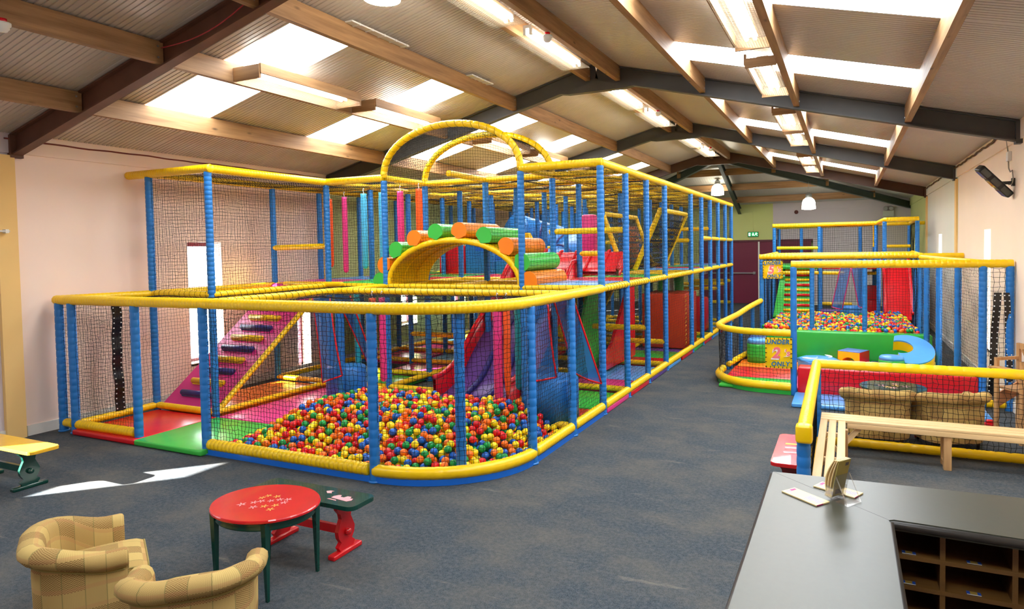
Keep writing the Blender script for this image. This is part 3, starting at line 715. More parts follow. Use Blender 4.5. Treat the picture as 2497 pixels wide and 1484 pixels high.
# roller bridge
br = thing('roller_bridge', 'arched yellow bridge topped with orange and green rollers on the upper storey', 'bridge', (ax, 7.5, ZM + .03))
aw2 = .98
hgt = .56
def arch(t, k=1.0): return (-aw2 * k * math.cos(t), hgt * k * math.sin(t) ** 1.0)
m = MB(); ts = np.linspace(0, PI, 41)
Gi = np.array([[(arch(t)[0], y, arch(t)[1]) for t in ts] for y in (-.40, .45)]); Go = np.array([[(arch(t, 1.05)[0], y, arch(t, 1.05)[1] + .01) for t in ts] for y in (-.40, .45)])
m.grid(Gi, True); m.grid(Go, True, flip=True); m.grid(np.array([Gi[0], Go[0]]), False); m.grid(np.array([Go[1], Gi[1]]), False)
for yy in (-.15, .15): m.tube([(arch(t, .985)[0], yy, arch(t, .985)[1]) for t in ts[1:-1]], .012, 6)
obj('arch_panel', m, V['yellow'], br)
m = MB(); m.foam([(arch(t, 1.02)[0], -.42, arch(t, 1.02)[1]) for t in ts], .042, .09); obj('edge_roll', m, V['yellow'], br)
def droll(i, t, c):
    x, z = -1.13 * math.cos(t), .69 * math.sin(t)
    a = math.atan2(math.sin(t) * 1.13, -math.cos(t) * .69)
    a = math.atan2(z * 1.7, x)
    poly = [(.125 * math.cos(q), .125 * math.sin(q)) for q in np.linspace(-PI * .5, PI * .5, 14)]
    poly = [(-.05, -.085)] + poly + [(-.05, .085)] if False else [(.115 * math.cos(q), .115 * math.sin(q)) for q in np.linspace(-PI * .62, PI * .62, 18)] + [(-.10, 0)]
    M = Matrix.Translation((x, 0, z)) @ Matrix.Rotation(-a, 4, 'Y') @ Matrix(((1, 0, 0, 0), (0, 0, -1, 0), (0, 1, 0, 0), (0, 0, 0, 1)))
    m = MB(); m.prism(poly, -.46, .46, M, smooth=True); obj('roller', m, V[c], br)
tt = [.06, .38, .72, 1.06, 1.38, 1.70, 2.04, 2.38, 2.72, 3.06]
for i, t in enumerate(tt): droll(i, t, 'brightgreen' if i % 2 == 0 else 'orange')
# deck pads, one per bay
deckc = {(4, 3): 'sky', (4, 4): 'red', (4, 5): 'green', (1, 3): 'brightgreen', (1, 4): 'red', (0, 3): 'magenta', (0, 4): 'sky', (0, 5): 'red', (1, 5): 'green', (2, 5): 'red', (2, 6): 'green', (3, 6): 'red', (0, 6): 'green', (1, 6): 'orange',
         (2, 7): 'sky', (3, 7): 'green', (1, 7): 'red', (4, 8): 'sky', (4, 9): 'red', (4, 10): 'green', (4, 11): 'sky', (4, 12): 'purple', (3, 8): 'green', (3, 9): 'sky', (2, 8): 'red', (3, 10): 'red'}
cname = dict(sky='light blue', red='red', green='green', brightgreen='bright green', magenta='magenta', orange='orange', purple='purple', pink='pink')
wh = {0: 'along the wall', 1: 'in the second column from the wall', 2: 'in the third column from the wall', 3: 'in the fourth column from the wall', 4: 'beside the aisle'}
ordn = ['', '', '', 'first', 'second', 'third', 'fourth', 'fifth', 'sixth', 'seventh', 'eighth', 'ninth', 'tenth']
for (i, j), c in deckc.items():
    pad_obj('deck_pad', '%s upper deck pad %s, %s bay back' % (cname[c], wh[i], ordn[j]), 'pad', CX[i] + .04, CX[i + 1] - .04, RY[j] + .04, RY[j + 1] - .03, ZM - .03, ZM + .045, c, 'deck pads of the upper storey')
# floor mats inside
mats = [('red', -7.70, -6.66, 4.20, 5.17, 'red entry mat by the pink wall, sticking out under the net'), ('brightgreen', -6.66, -5.66, 4.20, 5.17, 'green entry mat in the gap between the nets'),
        ('pink', -6.66, -5.72, 5.19, 7.0, 'pink floor mat between the ramp and the ball pit'), ('orange', -7.70, -6.76, 5.3, 7.0, 'orange floor mat under the pink ramp'),
        ('red', -3.0, -2.66, 6.62, 7.02, 'red floor mat beside the blue drum at the aisle'), ('brightgreen', -3.6, -2.66, 7.08, 7.93, 'green floor mat at the aisle, just past the blue drum'),
        ('pink', -3.6, -2.66, 8.04, 8.75, 'pink floor mat at the aisle between the green and blue mats'), ('sky', -3.6, -2.66, 8.76, 9.86, 'blue floor mat at the aisle in front of the low yellow bar'),
        ('red', -3.6, -2.66, 10.0, 10.68, 'red floor mat at the aisle behind the low yellow bar'), ('green', -3.6, -2.66, 10.70, 11.38, 'green floor mat at the aisle before the rust box'), ('purple', -3.6, -2.66, 11.40, 11.70, 'purple floor mat strip at the foot of the rust box'),
        ('sky', -5.6, -3.7, 6.20, 7.02, 'wide blue floor mat between the pit and the wave slide'), ('brightgreen', -6.66, -5.74, 7.10, 7.95, 'green floor mat behind the blue flap drum'), ('pink', -6.66, -5.74, 8.03, 8.90, 'pink floor mat two bays behind the ball pit'),
        ('sky', -6.66, -5.74, 8.97, 9.90, 'blue floor mat three bays behind the ball pit'), ('pink', -7.7, -6.78, 8.97, 10.8, 'long pink floor mat by the wall under the upper deck'), ('sky', -7.7, -6.78, 10.9, 12.6, 'long blue floor mat by the wall far under the deck'),
        ('green', -3.6, -2.66, 12.75, 13.6, 'green floor mat at the aisle beyond the rust box'), ('sky', -3.6, -2.66, 14.6, 16.2, 'blue floor mat at the far end beside the aisle'), ('red', -5.6, -4.72, 9.0, 11.7, 'long red floor mat in the middle of the lower storey')]
for c, x0, x1, y0, y1, lb in mats: pad_obj('floor_mat', lb, 'mat', x0, x1, y0, y1, .004, .06, c)
# hanging punch tubes
def tube_hang(x, y, ztop, zbot, c, label, r=.042, pointed=False, hook=True):
    t = thing('punch_tube', label, 'punch bag', (x, y, ztop), 0, 'hanging punch tubes')
    L = ztop - zbot
    prof = [(r * .95, -.02), (r * .9, -.06), (r, -.14), (r, -L + (.3 if pointed else .05)), ((r * .75), -L + (.12 if pointed else .02)), (.004, -L)]
    m = MB(); m.lathe(prof[::-1], sides=14); obj('sleeve', m, V[c], t)
    if hook:
        m = MB(); m.tube([(.01, 0, -.03), (.0, 0, .0), (-.008, 0, .035), (.0, 0, .06), (.012, 0, .045)], .005, 6); obj('strap', m, V['white'], t)
tube_hang(-7.02, 7.75, 2.80, 1.62, 'pink', 'pink punch tube hanging in the upper storey beside the wall side')
tube_hang(-6.62, 7.72, 2.83, 1.68, 'lightblue', 'light blue punch tube just beyond the pink one', .05)
tube_hang(-6.28, 7.72, 2.83, 1.68, 'lightblue', 'light blue punch tube next to the arch post', .05)
tube_hang(-5.93, 7.70, 2.83, 1.60, 'pink', 'pink punch tube at the end of the roller bridge', .05)
tube_hang(-5.60, 7.70, 2.85, 1.80, 'orangered', 'orange punch tube above the rollers', .05)
tube_hang(-7.45, 7.9, 2.8, 1.7, 'orangered', 'orange punch tube half hidden by the corner post', .04)
tube_hang(-5.10, 6.05, 1.42, .33, 'orangered', 'pointed orange punch tube hanging over the ball pit, wall side', .045, True)
tube_hang(-5.0, 6.10, 1.42, .40, 'pink', 'pink punch tube hanging over the ball pit beside the pointed orange one', .04)
tube_hang(-3.42, 6.05, 1.42, .28, 'pink', 'pink punch tube hanging over the ball pit in front of the wave slide', .05)
tube_hang(-3.32, 6.07, 1.42, .33, 'orangered', 'pointed orange punch tube beside the blue drum', .04, True)
tube_hang(-3.27, 6.25, 1.42, .40, 'teal', 'teal punch tube beside the blue drum', .045)
tube_hang(-5.95, 6.75, 1.42, .25, 'teal', 'turquoise punch tube behind the blue flap at the pit entry', .04)
# drums and flap curtains at the pit entries
def drum(x, y, r, h, c, label):
    m = MB(); m.lathe([(r, 0), (r, h - .02), (r - .02, h), (.01, h + .005)], sides=36); o = obj('step_drum', m, V[c]); o.location = (x, y, .065); return tag(o, label, 'drum')
drum(-5.86, 6.42, .25, .42, 'blue', 'blue foam drum step under the flap at the wall side of the pit')
drum(-2.88, 6.34, .25, .50, 'blue', 'blue foam drum step at the aisle side of the pit')
FLAP = NT('clear_blue_flap'); FLAP.b.inputs['Base Color'].default_value = lin((40, 110, 190)); FLAP.b.inputs['Roughness'].default_value = .25; FLAP.b.inputs['Alpha'].default_value = .72; FLAP = FLAP.mat
def flap(name, label, pts, trim='red', group='flap curtains'):
    t = thing(name, label, 'curtain', (0, 0, 0), 0, group)
    m = MB(); a, b, c, d = (np.array(q, float) for q in pts)   # top-left, top-right, bottom-right, bottom-left
    nrm = np.cross(b - a, d - a); nrm /= np.linalg.norm(nrm)
    S = np.linspace(0, 1, 9)
    G = np.array([[a * (1 - s) * (1 - q) + b * q * (1 - s) + d * s * (1 - q) + c * q * s + nrm * .03 * math.sin(3 * s + 4 * q) * s for q in S] for s in S])
    m.grid(G, True); obj('sheet', m, FLAP, t)
    m = MB()
    for edge in (G[:, 0], G[-1, :], G[::-1, -1]): m.tube(edge + nrm * .004, .011, 6)
    obj('trim', m, V[trim], t)
flap('flap_curtain', 'clear blue flap with red trim hanging straight over the wall-side drum', [(-6.10, 6.12, 1.40), (-5.80, 6.10, 1.40), (-5.62, 6.06, .44), (-5.98, 6.12, .32)])
flap('flap_curtain', 'clear blue flap swept aside behind the wall-side drum', [(-5.80, 6.2, 1.40), (-5.66, 6.3, 1.40), (-5.45, 6.5, .48), (-5.56, 6.5, .50)])
flap('flap_curtain', 'clear blue flap with red trim over the aisle-side drum', [(-3.08, 6.12, 1.40), (-2.86, 6.12, 1.40), (-2.78, 6.12, .60), (-3.02, 6.08, .55)])
flap('flap_curtain', 'clear blue flap swept towards the aisle post', [(-2.82, 6.2, 1.40), (-2.64, 6.3, 1.40), (-2.50, 6.75, .42), (-2.72, 6.5, .58)])
# three-lane wave slide from the deck down to the pit side
def slide(name, label, x0, x1, prof, bedc, sidec, lanes, side_h=.22, group=None, rid=.04):
    y_ref = prof[0][0]; t = thing(name, label, 'slide', ((x0 + x1) / 2, y_ref, 0), 0, group); cx = (x0 + x1) / 2
    pr = np.array(prof); s = np.linspace(0, len(pr) - 1, 40)
    yy = np.interp(s, range(len(pr)), pr[:, 0]) - y_ref; zz = np.interp(s, range(len(pr)), pr[:, 1])
    kz = np.ones(5) / 5; zz2 = np.convolve(np.pad(zz, 2, 'edge'), kz, 'valid')
    m = MB(); G = np.array([[(x - cx, y, z) for y, z in zip(yy, zz2)] for x in (x0, x1)]); m.grid(G, True, flip=True); m.grid(G - np.array([0, 0, .05]), True)
    obj('bed', m, V[bedc], t)
    for x in (x0, x1):
        m = MB(); sg = -1 if x == x0 else 1
        G = np.array([[(x - cx + dx, y, z + dz) for y, z in zip(yy, zz2)] for dx, dz in ((0, -.08), (0, side_h), (sg * .04, side_h + .01), (sg * .04, -.08))]); m.grid(G, True, flip=sg > 0)
        m.tube([(x - cx + sg * .02, y, z + side_h) for y, z in zip(yy, zz2)], .035, 8); obj('side_wall', m, V[sidec], t)
    for q in range(1, lanes):
        x = x0 + (x1 - x0) * q / lanes - cx
        m = MB(); m.tube([(x, y, z + .02) for y, z in zip(yy, zz2)], rid, 8); obj('lane_ridge', m, V['navy'] if bedc in ('purple', 'blue') else V[bedc], t)
    return t
slide('wave_slide', 'three-lane purple wave slide with red sides facing the ball pit', -4.72, -3.72, [(6.75, .10), (7.0, .12), (7.35, .26), (7.7, .60), (8.0, .80), (8.4, 1.05), (8.75, 1.48), (8.95, 1.5)], 'purple', 'red', 3, .25)
slide('roller_slide', 'glossy red ridged slide on the upper deck beside the climbing nets', -4.62, -3.22, [(9.40, 1.575), (9.5, 1.60), (9.64, 1.72), (9.76, 1.80), (9.84, 1.87), (9.93, 1.88)], 'red', 'red', 5, .04, rid=.02)
pad_obj('cheek_pad', 'red upright cheek pad at the wall side of the ridged slide', 'pad', -4.72, -4.66, 9.35, 9.93, ZM + .046, 2.05, 'red')
slide('green_slide', 'green and red slide deep in the lower storey', -3.55, -2.75, [(10.5, .2), (11.0, .5), (11.5, .95), (11.9, 1.3), (12.2, 1.4)], 'green', 'red', 1, .2) if False else None
m = MB(); m.prism([(0, 0), (.95, 0), (.95, 1.15), (.55, 1.15), (.25, .6)], -.02, .02, Matrix(((0, 0, 1, 0), (1, 0, 0, 0), (0, 1, 0, 0), (0, 0, 0, 1)))); o = obj('slide_cheek', m, V['green']); o.location = (-3.45, 8.2, .15); tag(o, 'green shaped slide cheek standing behind the wave slide', 'panel')
m = MB(); m.prism([(0, 0), (1.5, 0), (1.5, 1.2), (1.2, 1.2), (.35, .35), (0, .2)], -.025, .025, Matrix(((0, 0, 1, 0), (1, 0, 0, 0), (0, 1, 0, 0), (0, 0, 0, 1)))); o = obj('slide_cheek', m, V['red']); o.location = (-3.30, 9.0, .12); tag(o, 'red shaped slide cheek seen through the aisle net before the rust panel', 'panel')
# yellow curved chute in the lower storey
m = MB(); path = [(-4.4 + .0 * t, 10.4 + 1.5 * t, .35 + .8 * t) for t in np.linspace(0, 1, 12)]
for a in (0,):
    G = [[(x + .45 * math.cos(q), y, z + .45 * (1 - math.sin(q)) * .8) for q in np.linspace(0.15, PI - .15, 14)] for x, y, z in path]
m.grid(np.array(G), True); m.grid(np.array(G) - np.array([0, 0, .03]), True, flip=True); o = obj('yellow_chute', m, V['yellow']); tag(o, 'yellow half-pipe chute in the lower storey behind the bars', 'chute')
# blue tube slide
tb = thing('tube_slide', 'blue spiral tube slide with a clear dome on the upper storey', 'slide', (-5.2, 12.2, 1.5))
m = MB(); m.tube([(-.55 + .75 * math.sin(a), -.3 + .75 * math.cos(a), .55 - .22 * a) for a in np.linspace(-1.2, 3.4, 30)], .40, 24, True); obj('tube', m, V['blue'], tb)
for a in (-.4, .8, 2.0):
    m = MB(); c = np.array([-.55 + .75 * math.sin(a), -.3 + .75 * math.cos(a), .55 - .22 * a]); d = np.array([math.cos(a), -math.sin(a), -.25]); m.tube([c - d * .02, c + d * .02], .43, 24); obj('flange', m, V['navy'], tb)
m = MB(); m.lathe([(.45, 0), (.43, .12), (.33, .26), (.18, .34), (.02, .37)], (-.35, -1.0, -.02), sides=24); obj('dome', m, mat('hazy_blue_dome', (150, 176, 204), .12, .6, .05), tb)
pad_obj('column_pad', 'tall pink padded column on the upper storey behind the yellow bar', 'pad', -4.50, -4.25, 11.15, 11.4, ZM + .046, 2.56, 'pink', bev=.05)
pad_obj('column_pad', 'orange padded block behind the first climbing net', 'pad', -4.05, -3.75, 12.1, 12.4, ZM + .046, 2.35, 'orange', bev=.05)
t = thing('hanging_figure', 'yellow hanging pad with a green wedge beyond the roller bridge', 'pad', (-4.75, 9.3, ZM + .05))
m = MB(); m.prism([(-.16, 0), (.16, 0), (.14, .6), (.1, .68), (-.1, .68), (-.14, .6)], -.06, .06, Matrix(((1, 0, 0, 0), (0, 0, -1, 0), (0, 1, 0, 0), (0, 0, 0, 1)))); obj('body', m, V['yellow'], t)
m = MB(); m.prism([(-.02, .38), (.13, .38), (.13, .05)], -.07, .07, Matrix(((1, 0, 0, 0), (0, 0, -1, 0), (0, 1, 0, 0), (0, 0, 0, 1)))); obj('wedge', m, V['teal'], t)
pad_obj('step_block', 'red padded step block beyond the roller bridge', 'pad', -6.85, -6.30, 10.0, 10.8, ZM + .045, 2.02, 'red')
m = MB(); m.prism([(0, 0), (.62, 0), (.62, .22), (.42, .22), (.42, .40), (.2, .40), (.2, .55), (0, .55)], 0, .7, Matrix(((1, 0, 0, 0), (0, 0, -1, 0), (0, 1, 0, 0), (0, 0, 0, 1)))); o = obj('stair_block', m, V['blue']); o.location = (-6.28, 10.7, ZM + .045); tag(o, 'blue padded stair block beyond the roller bridge', 'stairs')
# cargo nets forming a valley that runs along the aisle on the upper deck
def cargo(label, xt, zt_, xb, zb_, y0, y1):
    t = thing('cargo_net', label, 'climbing net', (xt, y0, 0), 0, 'climbing nets on the upper deck')
    L = math.hypot(xb - xt, zt_ - zb_); n = 9; D = y1 - y0; m = MB()
    for i in range(1, n):
        f = i / n; c = np.array([(xb - xt) * f, 0, zt_ + (zb_ - zt_) * f - .05 * math.sin(PI * f)])
        d = np.array([(xb - xt), 0, zb_ - zt_]) / L * .016
        m.add([c + d, c - d, c - d + np.array([0, D, 0]), c + d + np.array([0, D, 0])], [(0, 1, 2, 3)])
        m.beam(c, c + np.array([0, D, 0]), .030, .006, 0, np.cross(d, (0, 1, 0)))
    for y in np.linspace(0, D, 26):
        m.tube([np.array([(xb - xt) * f, y, zt_ + (zb_ - zt_) * f - .05 * math.sin(PI * f)]) for f in np.linspace(0, 1, 8)], .006, 5)
    obj('webbing', m, V['black'], t)
    for y in (0, D):
        m = MB(); m.foam([(0, y, zt_), (xb - xt, y, zb_)], .042); obj('edge_rail', m, V['yellow'], t)
    m = MB(); m.foam([(0, 0, zt_ + .02), (0, D, zt_ + .02)], .042); obj('top_bar', m, V['yellow'], t)
cargo('black webbing climbing net on the inner side of the valley on the upper deck', -3.62, 2.47, -3.30, 1.58, 9.96, 11.75)
cargo('black webbing climbing net on the aisle side of the valley on the upper deck', -2.68, 2.50, -3.10, 1.58, 9.96, 11.75)
# rust coloured padded tunnel
t = thing('tunnel_block', 'rust red padded box wall in the lower storey beside the aisle', 'pad', (-3.06, 12.2, 0))
m = MB(); m.box(-.46, .36, -.47, .50, .065, 1.07, bev=.015); obj('body', m, V['rust'], t)
m = MB()
for z in np.linspace(.15, 1.0, 12):
    m.tube([(.355, -.475, z), (.375, -.46, z + .03), (.362, -.43, z + .045)], .006, 5)
obj('stitching', m, mat('yellow_cord', (226, 180, 60), .7), t)
pad_obj('end_block', 'dark red rounded pad beside the aisle near the far end', 'pad', -3.4, -2.75, 13.7, 14.4, .065, .85, 'red', bev=.12)
for i, (x, y, c, lb) in enumerate(((-3.1, 12.9, 'green', 'green hanging roller in the lower storey past the rust wall'), (-3.35, 12.6, 'brightgreen', 'bright green hanging roller in the lower storey past the rust wall'), (-3.3, 13.3, 'white', 'white hanging roller in the lower storey past the rust wall'))):
    m = MB(); m.lathe([(.09, 0), (.1, .03), (.1, .95), (.08, 1.0)], sides=18); o = obj('hanging_roller', m, V[c]); o.location = (x, y, .40); tag(o, lb, 'roller', 'hanging rollers past the rust wall')

# ------------------------------------------------------------------ plastic balls
import bmesh
BR = .0345
def ball_mat(n, c): return mat('ball_' + n, c, .22, .5, .03, 3)
BC = [('red', (226, 24, 34)), ('orange', (255, 118, 18)), ('yellow', (255, 222, 12)), ('green', (18, 156, 70)), ('blue', (22, 98, 196))]
BMAT = [ball_mat(*q) for q in BC]
BW = [.21, .19, .26, .165, .175]
def ico(sub, mt=None):
    bm = bmesh.new(); bmesh.ops.create_icosphere(bm, subdivisions=sub, radius=BR)
    Vv = np.array([v.co[:] for v in bm.verts]); F = np.array([[v.index for v in f.verts] for f in bm.faces]); bm.free(); return Vv, F
def pile(inside, S, x0, x1, y0, y1, n, layers, seed):
    """drop balls one at a time, each settling in the lowest of a few random spots"""
    rng = random.Random(seed); H = {}; out = []; d = 2 * BR; cs = d
    def rest(x, y):
        z = S(x, y) - layers * d * .8 + BR; ci, cj = int(x // cs), int(y // cs)
        for a in (-1, 0, 1):
            for b in (-1, 0, 1):
                for (px, py, pz) in H.get((ci + a, cj + b), ()):
                    q = d * d - (x - px) ** 2 - (y - py) ** 2
                    if q > 0: z = max(z, pz + math.sqrt(q) * .97)
        return z
    for _ in range(n):
        best = None
        for _k in range(7):
            x, y = rng.uniform(x0, x1), rng.uniform(y0, y1)
            if not inside(x, y): continue
            z = rest(x, y) - S(x, y)
            if best is None or z < best[0]: best = (z, x, y)
        if best is None: continue
        z, x, y = best; z += S(x, y)
        if z > S(x, y) + .035: continue
        H.setdefault((int(x // cs), int(y // cs)), []).append((x, y, z)); out.append((x, y, max(z, BR + .004)))
    return out
def sm(t): t = min(1, max(0, t)); return t * t * (3 - 2 * t)
def in_front(x, y):
    if not (-5.64 < x < -2.69 and 4.39 < y < 6.06): return False
    if x > -3.643:
        dx, dy = (x + 3.643) / (1.043 - .085), (5.20 - y) / (.90 - .085)
        if dy > 0 and dx * dx + dy * dy > 1: return False
    return (x + 2.88) ** 2 + (y - 6.34) ** 2 > .30 ** 2
def S1(x, y):
    fr = (y - 4.30) if x < -3.643 else min(y - 4.3, 1.3 * (1 - math.hypot((x + 3.643) / 1.043, max(0, 5.2 - y) / .9)) + max(0, y - 5.2) * .2 + .02)
    s = .075 + .235 * sm((fr + .02) / 1.05)
    return s * (.25 + .75 * sm((x + 5.72) / .55)) * (.45 + .55 * sm((-2.62 - x) / .55)) + .02 * math.sin(x * 5 + y * 3) * sm(fr)
balls = pile(in_front, S1, -5.66, -2.66, 4.36, 6.08, 3300, 2.0, 3)
cam0 = (0, 0, 1.95)
crng = random.Random(11)
cols = [crng.choices(range(5), BW)[0] for _ in balls]
exposed = []
for i, (x, y, z) in enumerate(balls):
    up = any(abs(px - x) < .05 and abs(py - y) < .05 and pz > z + .035 for (px, py, pz) in balls[max(0, i - 0):]) if False else False
    if z > S1(x, y) - .012 and y > 4.41: exposed.append((math.dist((x, y, z), cam0), i))
exposed.sort(); solo = {i for _, i in exposed[:300]}
V4, F4 = ico(4); protos = []
for c in range(5):
    mb = MB(); mb.add(V4, F4, True); protos.append(mb.mesh('plastic_ball', BMAT[c]))
for i in sorted(solo):
    c = cols[i]; o = bpy.data.objects.new('plastic_ball', protos[c]); o.location = balls[i]; COL.objects.link(o)
    tag(o, 'glossy %s plastic ball towards the front rail of the big ball pit' % BC[c][0], 'ball', '%s balls along the front of the big ball pit' % BC[c][0])
def mass(name, pts, cc, sub, label, group):
    Vv, F = ico(sub); n, f = len(Vv), len(F)
    A = (np.array(pts)[:, None] + Vv[None]).reshape(-1, 3); FF = (np.arange(len(pts))[:, None, None] * n + F[None]).reshape(-1, 3)
    me = bpy.data.meshes.new(name); me.vertices.add(len(A)); me.vertices.foreach_set('co', A.astype(np.float32).ravel())
    me.loops.add(FF.size); me.loops.foreach_set('vertex_index', FF.astype(np.int32).ravel()); me.polygons.add(len(FF))
    me.polygons.foreach_set('loop_start', np.arange(0, FF.size, 3, dtype=np.int32))
    try: me.polygons.foreach_set('loop_total', np.full(len(FF), 3, dtype=np.int32))
    except Exception: pass
    me.polygons.foreach_set('material_index', np.repeat(np.array(cc, dtype=np.int32), f)); me.polygons.foreach_set('use_smooth', np.ones(len(FF), dtype=bool))
    me.update(calc_edges=True)
    for q in BMAT: me.materials.append(q)
    o = bpy.data.objects.new(name, me); COL.objects.link(o); return tag(o, label, 'balls', group, 'stuff')
rest_ = [i for i in range(len(balls)) if i not in solo]
mass('ball_mass', [balls[i] for i in rest_], [cols[i] for i in rest_], 3, 'heap of red, orange, yellow, green and blue balls filling the big ball pit', None)
def in_back(x, y): return -1.36 < x < 1.07 and 11.93 < y < 15.55
def S2(x, y): return .455 - .05 * sm((y - 12.2) / 3) + .025 * math.sin(3 * x + 1.5 * y) + .04 * sm((y - 14.6) / .9) * math.sin(2.3 * x + 1)
b2 = pile(in_back, S2, -1.37, 1.08, 11.92, 15.56, 3600, 1.3, 5)
mass('ball_mass', b2, [crng.choices(range(5), BW)[0] for _ in b2], 2, 'heap of coloured balls filling the small ball pit of the under-fives', None)

# ------------------------------------------------------------------ under-twos pen
pen = thing('toddler_pen', 'low netted pen with a curved yellow rail in front of the small ball pit', 'play pen', (0, 0, 0))
def pfoam(par, name, pts, r, c, seg=.06, sides=10):
    m = MB(); m.foam(pts, r, seg, sides); return obj(name, m, V[c], par)
pfoam(pen, 'post', [(-.63, 8.83, 0), (-.63, 8.83, 1.66)], .040, 'blue', .14)
for x in (1.43, 1.69): pfoam(pen, 'post', [(x, 8.83, 0), (x, 8.83, 1.66)], .043, 'blue')
for y in (9.86, 10.85, 11.62): pfoam(pen, 'post', [(1.43 - (y - 8.83) * .105, y, 0), (1.43 - (y - 8.83) * .105, y, 1.66)], .042, 'blue', .11)
pfoam(pen, 'rail', [(-.66, 8.83, 1.69), (1.72, 8.83, 1.69)], .048, 'yellow')
pfoam(pen, 'rail', [(1.43, 8.83, 1.69), (1.10, 12.1, 1.70)], .045, 'yellow')
q = [(-.66, 8.84)] + [(-.95 - .76 * math.sin(a), 9.62 - .76 * math.cos(a)) for a in np.linspace(.15, PI / 2, 14)] + [(-1.71, 9.9), (-1.69, 10.34), (-1.66, 11.0)]
ql = np.r_[0, np.cumsum(np.hypot(*np.diff(np.array(q), axis=0).T))]; qa = np.array(q)
tail = [(-1.56, 11.6, .87), (-1.41, 12.08, .95)]
pfoam(pen, 'rail', [(x, y, .80) for x, y in q] + tail, .045, 'yellow', .12)
pfoam(pen, 'rail', [(x, y, .10) for x, y in q[:16]], .055, 'yellow', .16)
pfoam(pen, 'rail', [(-1.70, 10.3, .09), (-1.56, 11.6, .09)], .045, 'yellow')
pfoam(pen, 'rail', [(1.34, 9.9, .10), (1.14, 11.5, .10)], .05, 'yellow')
m = MB(); G = np.array([[(x - .02 if i > 8 else x, y - .03, z) for i, (x, y) in enumerate(q[:16])] for z in (.003, .07)]); m.grid(G, False); m.grid(G + np.array([.03, .05, 0]), False, flip=True); obj('kick_board', m, V['green'], pen)
for x, y, z in ((-1.72, 10.34, .78), (-1.69, 10.42, .78), (-1.66, 11.33, .80), (-1.53, 11.85, .88)): pfoam(pen, 'post', [(x, y, 0), (x, y, z)], .035, 'blue')
nu, nv = round(ql[-1] / .045), round(.62 / .045)
me = net_mesh('net', lambda u, v: np.stack([np.interp(u / nu * ql[-1], ql, qa[:, 0]), np.interp(u / nu * ql[-1], ql, qa[:, 1]), .14 + v / nv * .62], -1), nu, nv, 1, .002, .1, .012, 77); obj('net', me, None, pen)
net((-1.66, 11.0, .12), (-1.41, 12.08, .12), (-1.66, 11.0, .82), pen, 2, cell=.045)
net((1.43, 8.85, .05), (1.10, 12.1, .05), (1.43, 8.85, 1.64), pen, 1, cell=.04, sag=.010)
pfoam(pen, 'rail', [(1.47, 8.83, .07), (1.66, 8.83, .07)], .045, 'yellow')
net((1.43, 8.83, .62), (1.69, 8.83, .62), (1.43, 8.83, 1.64), pen, 1, r=.0024, cell=.055)
zz = np.linspace(1.36, .16, 40)
s1 = strip(pen, [(1.53 - .05 * math.sin((1.36 - z) * 1.1), 8.80 + .02 * math.sin(z * 9), z) for z in zz], .075, None, False)
s2 = strip(pen, [(1.62 + .035 * math.sin((1.36 - z) * 1.6), 8.80 + .02 * math.sin(z * 8 + 1), z) for z in zz[:-4]], .06, None, False)
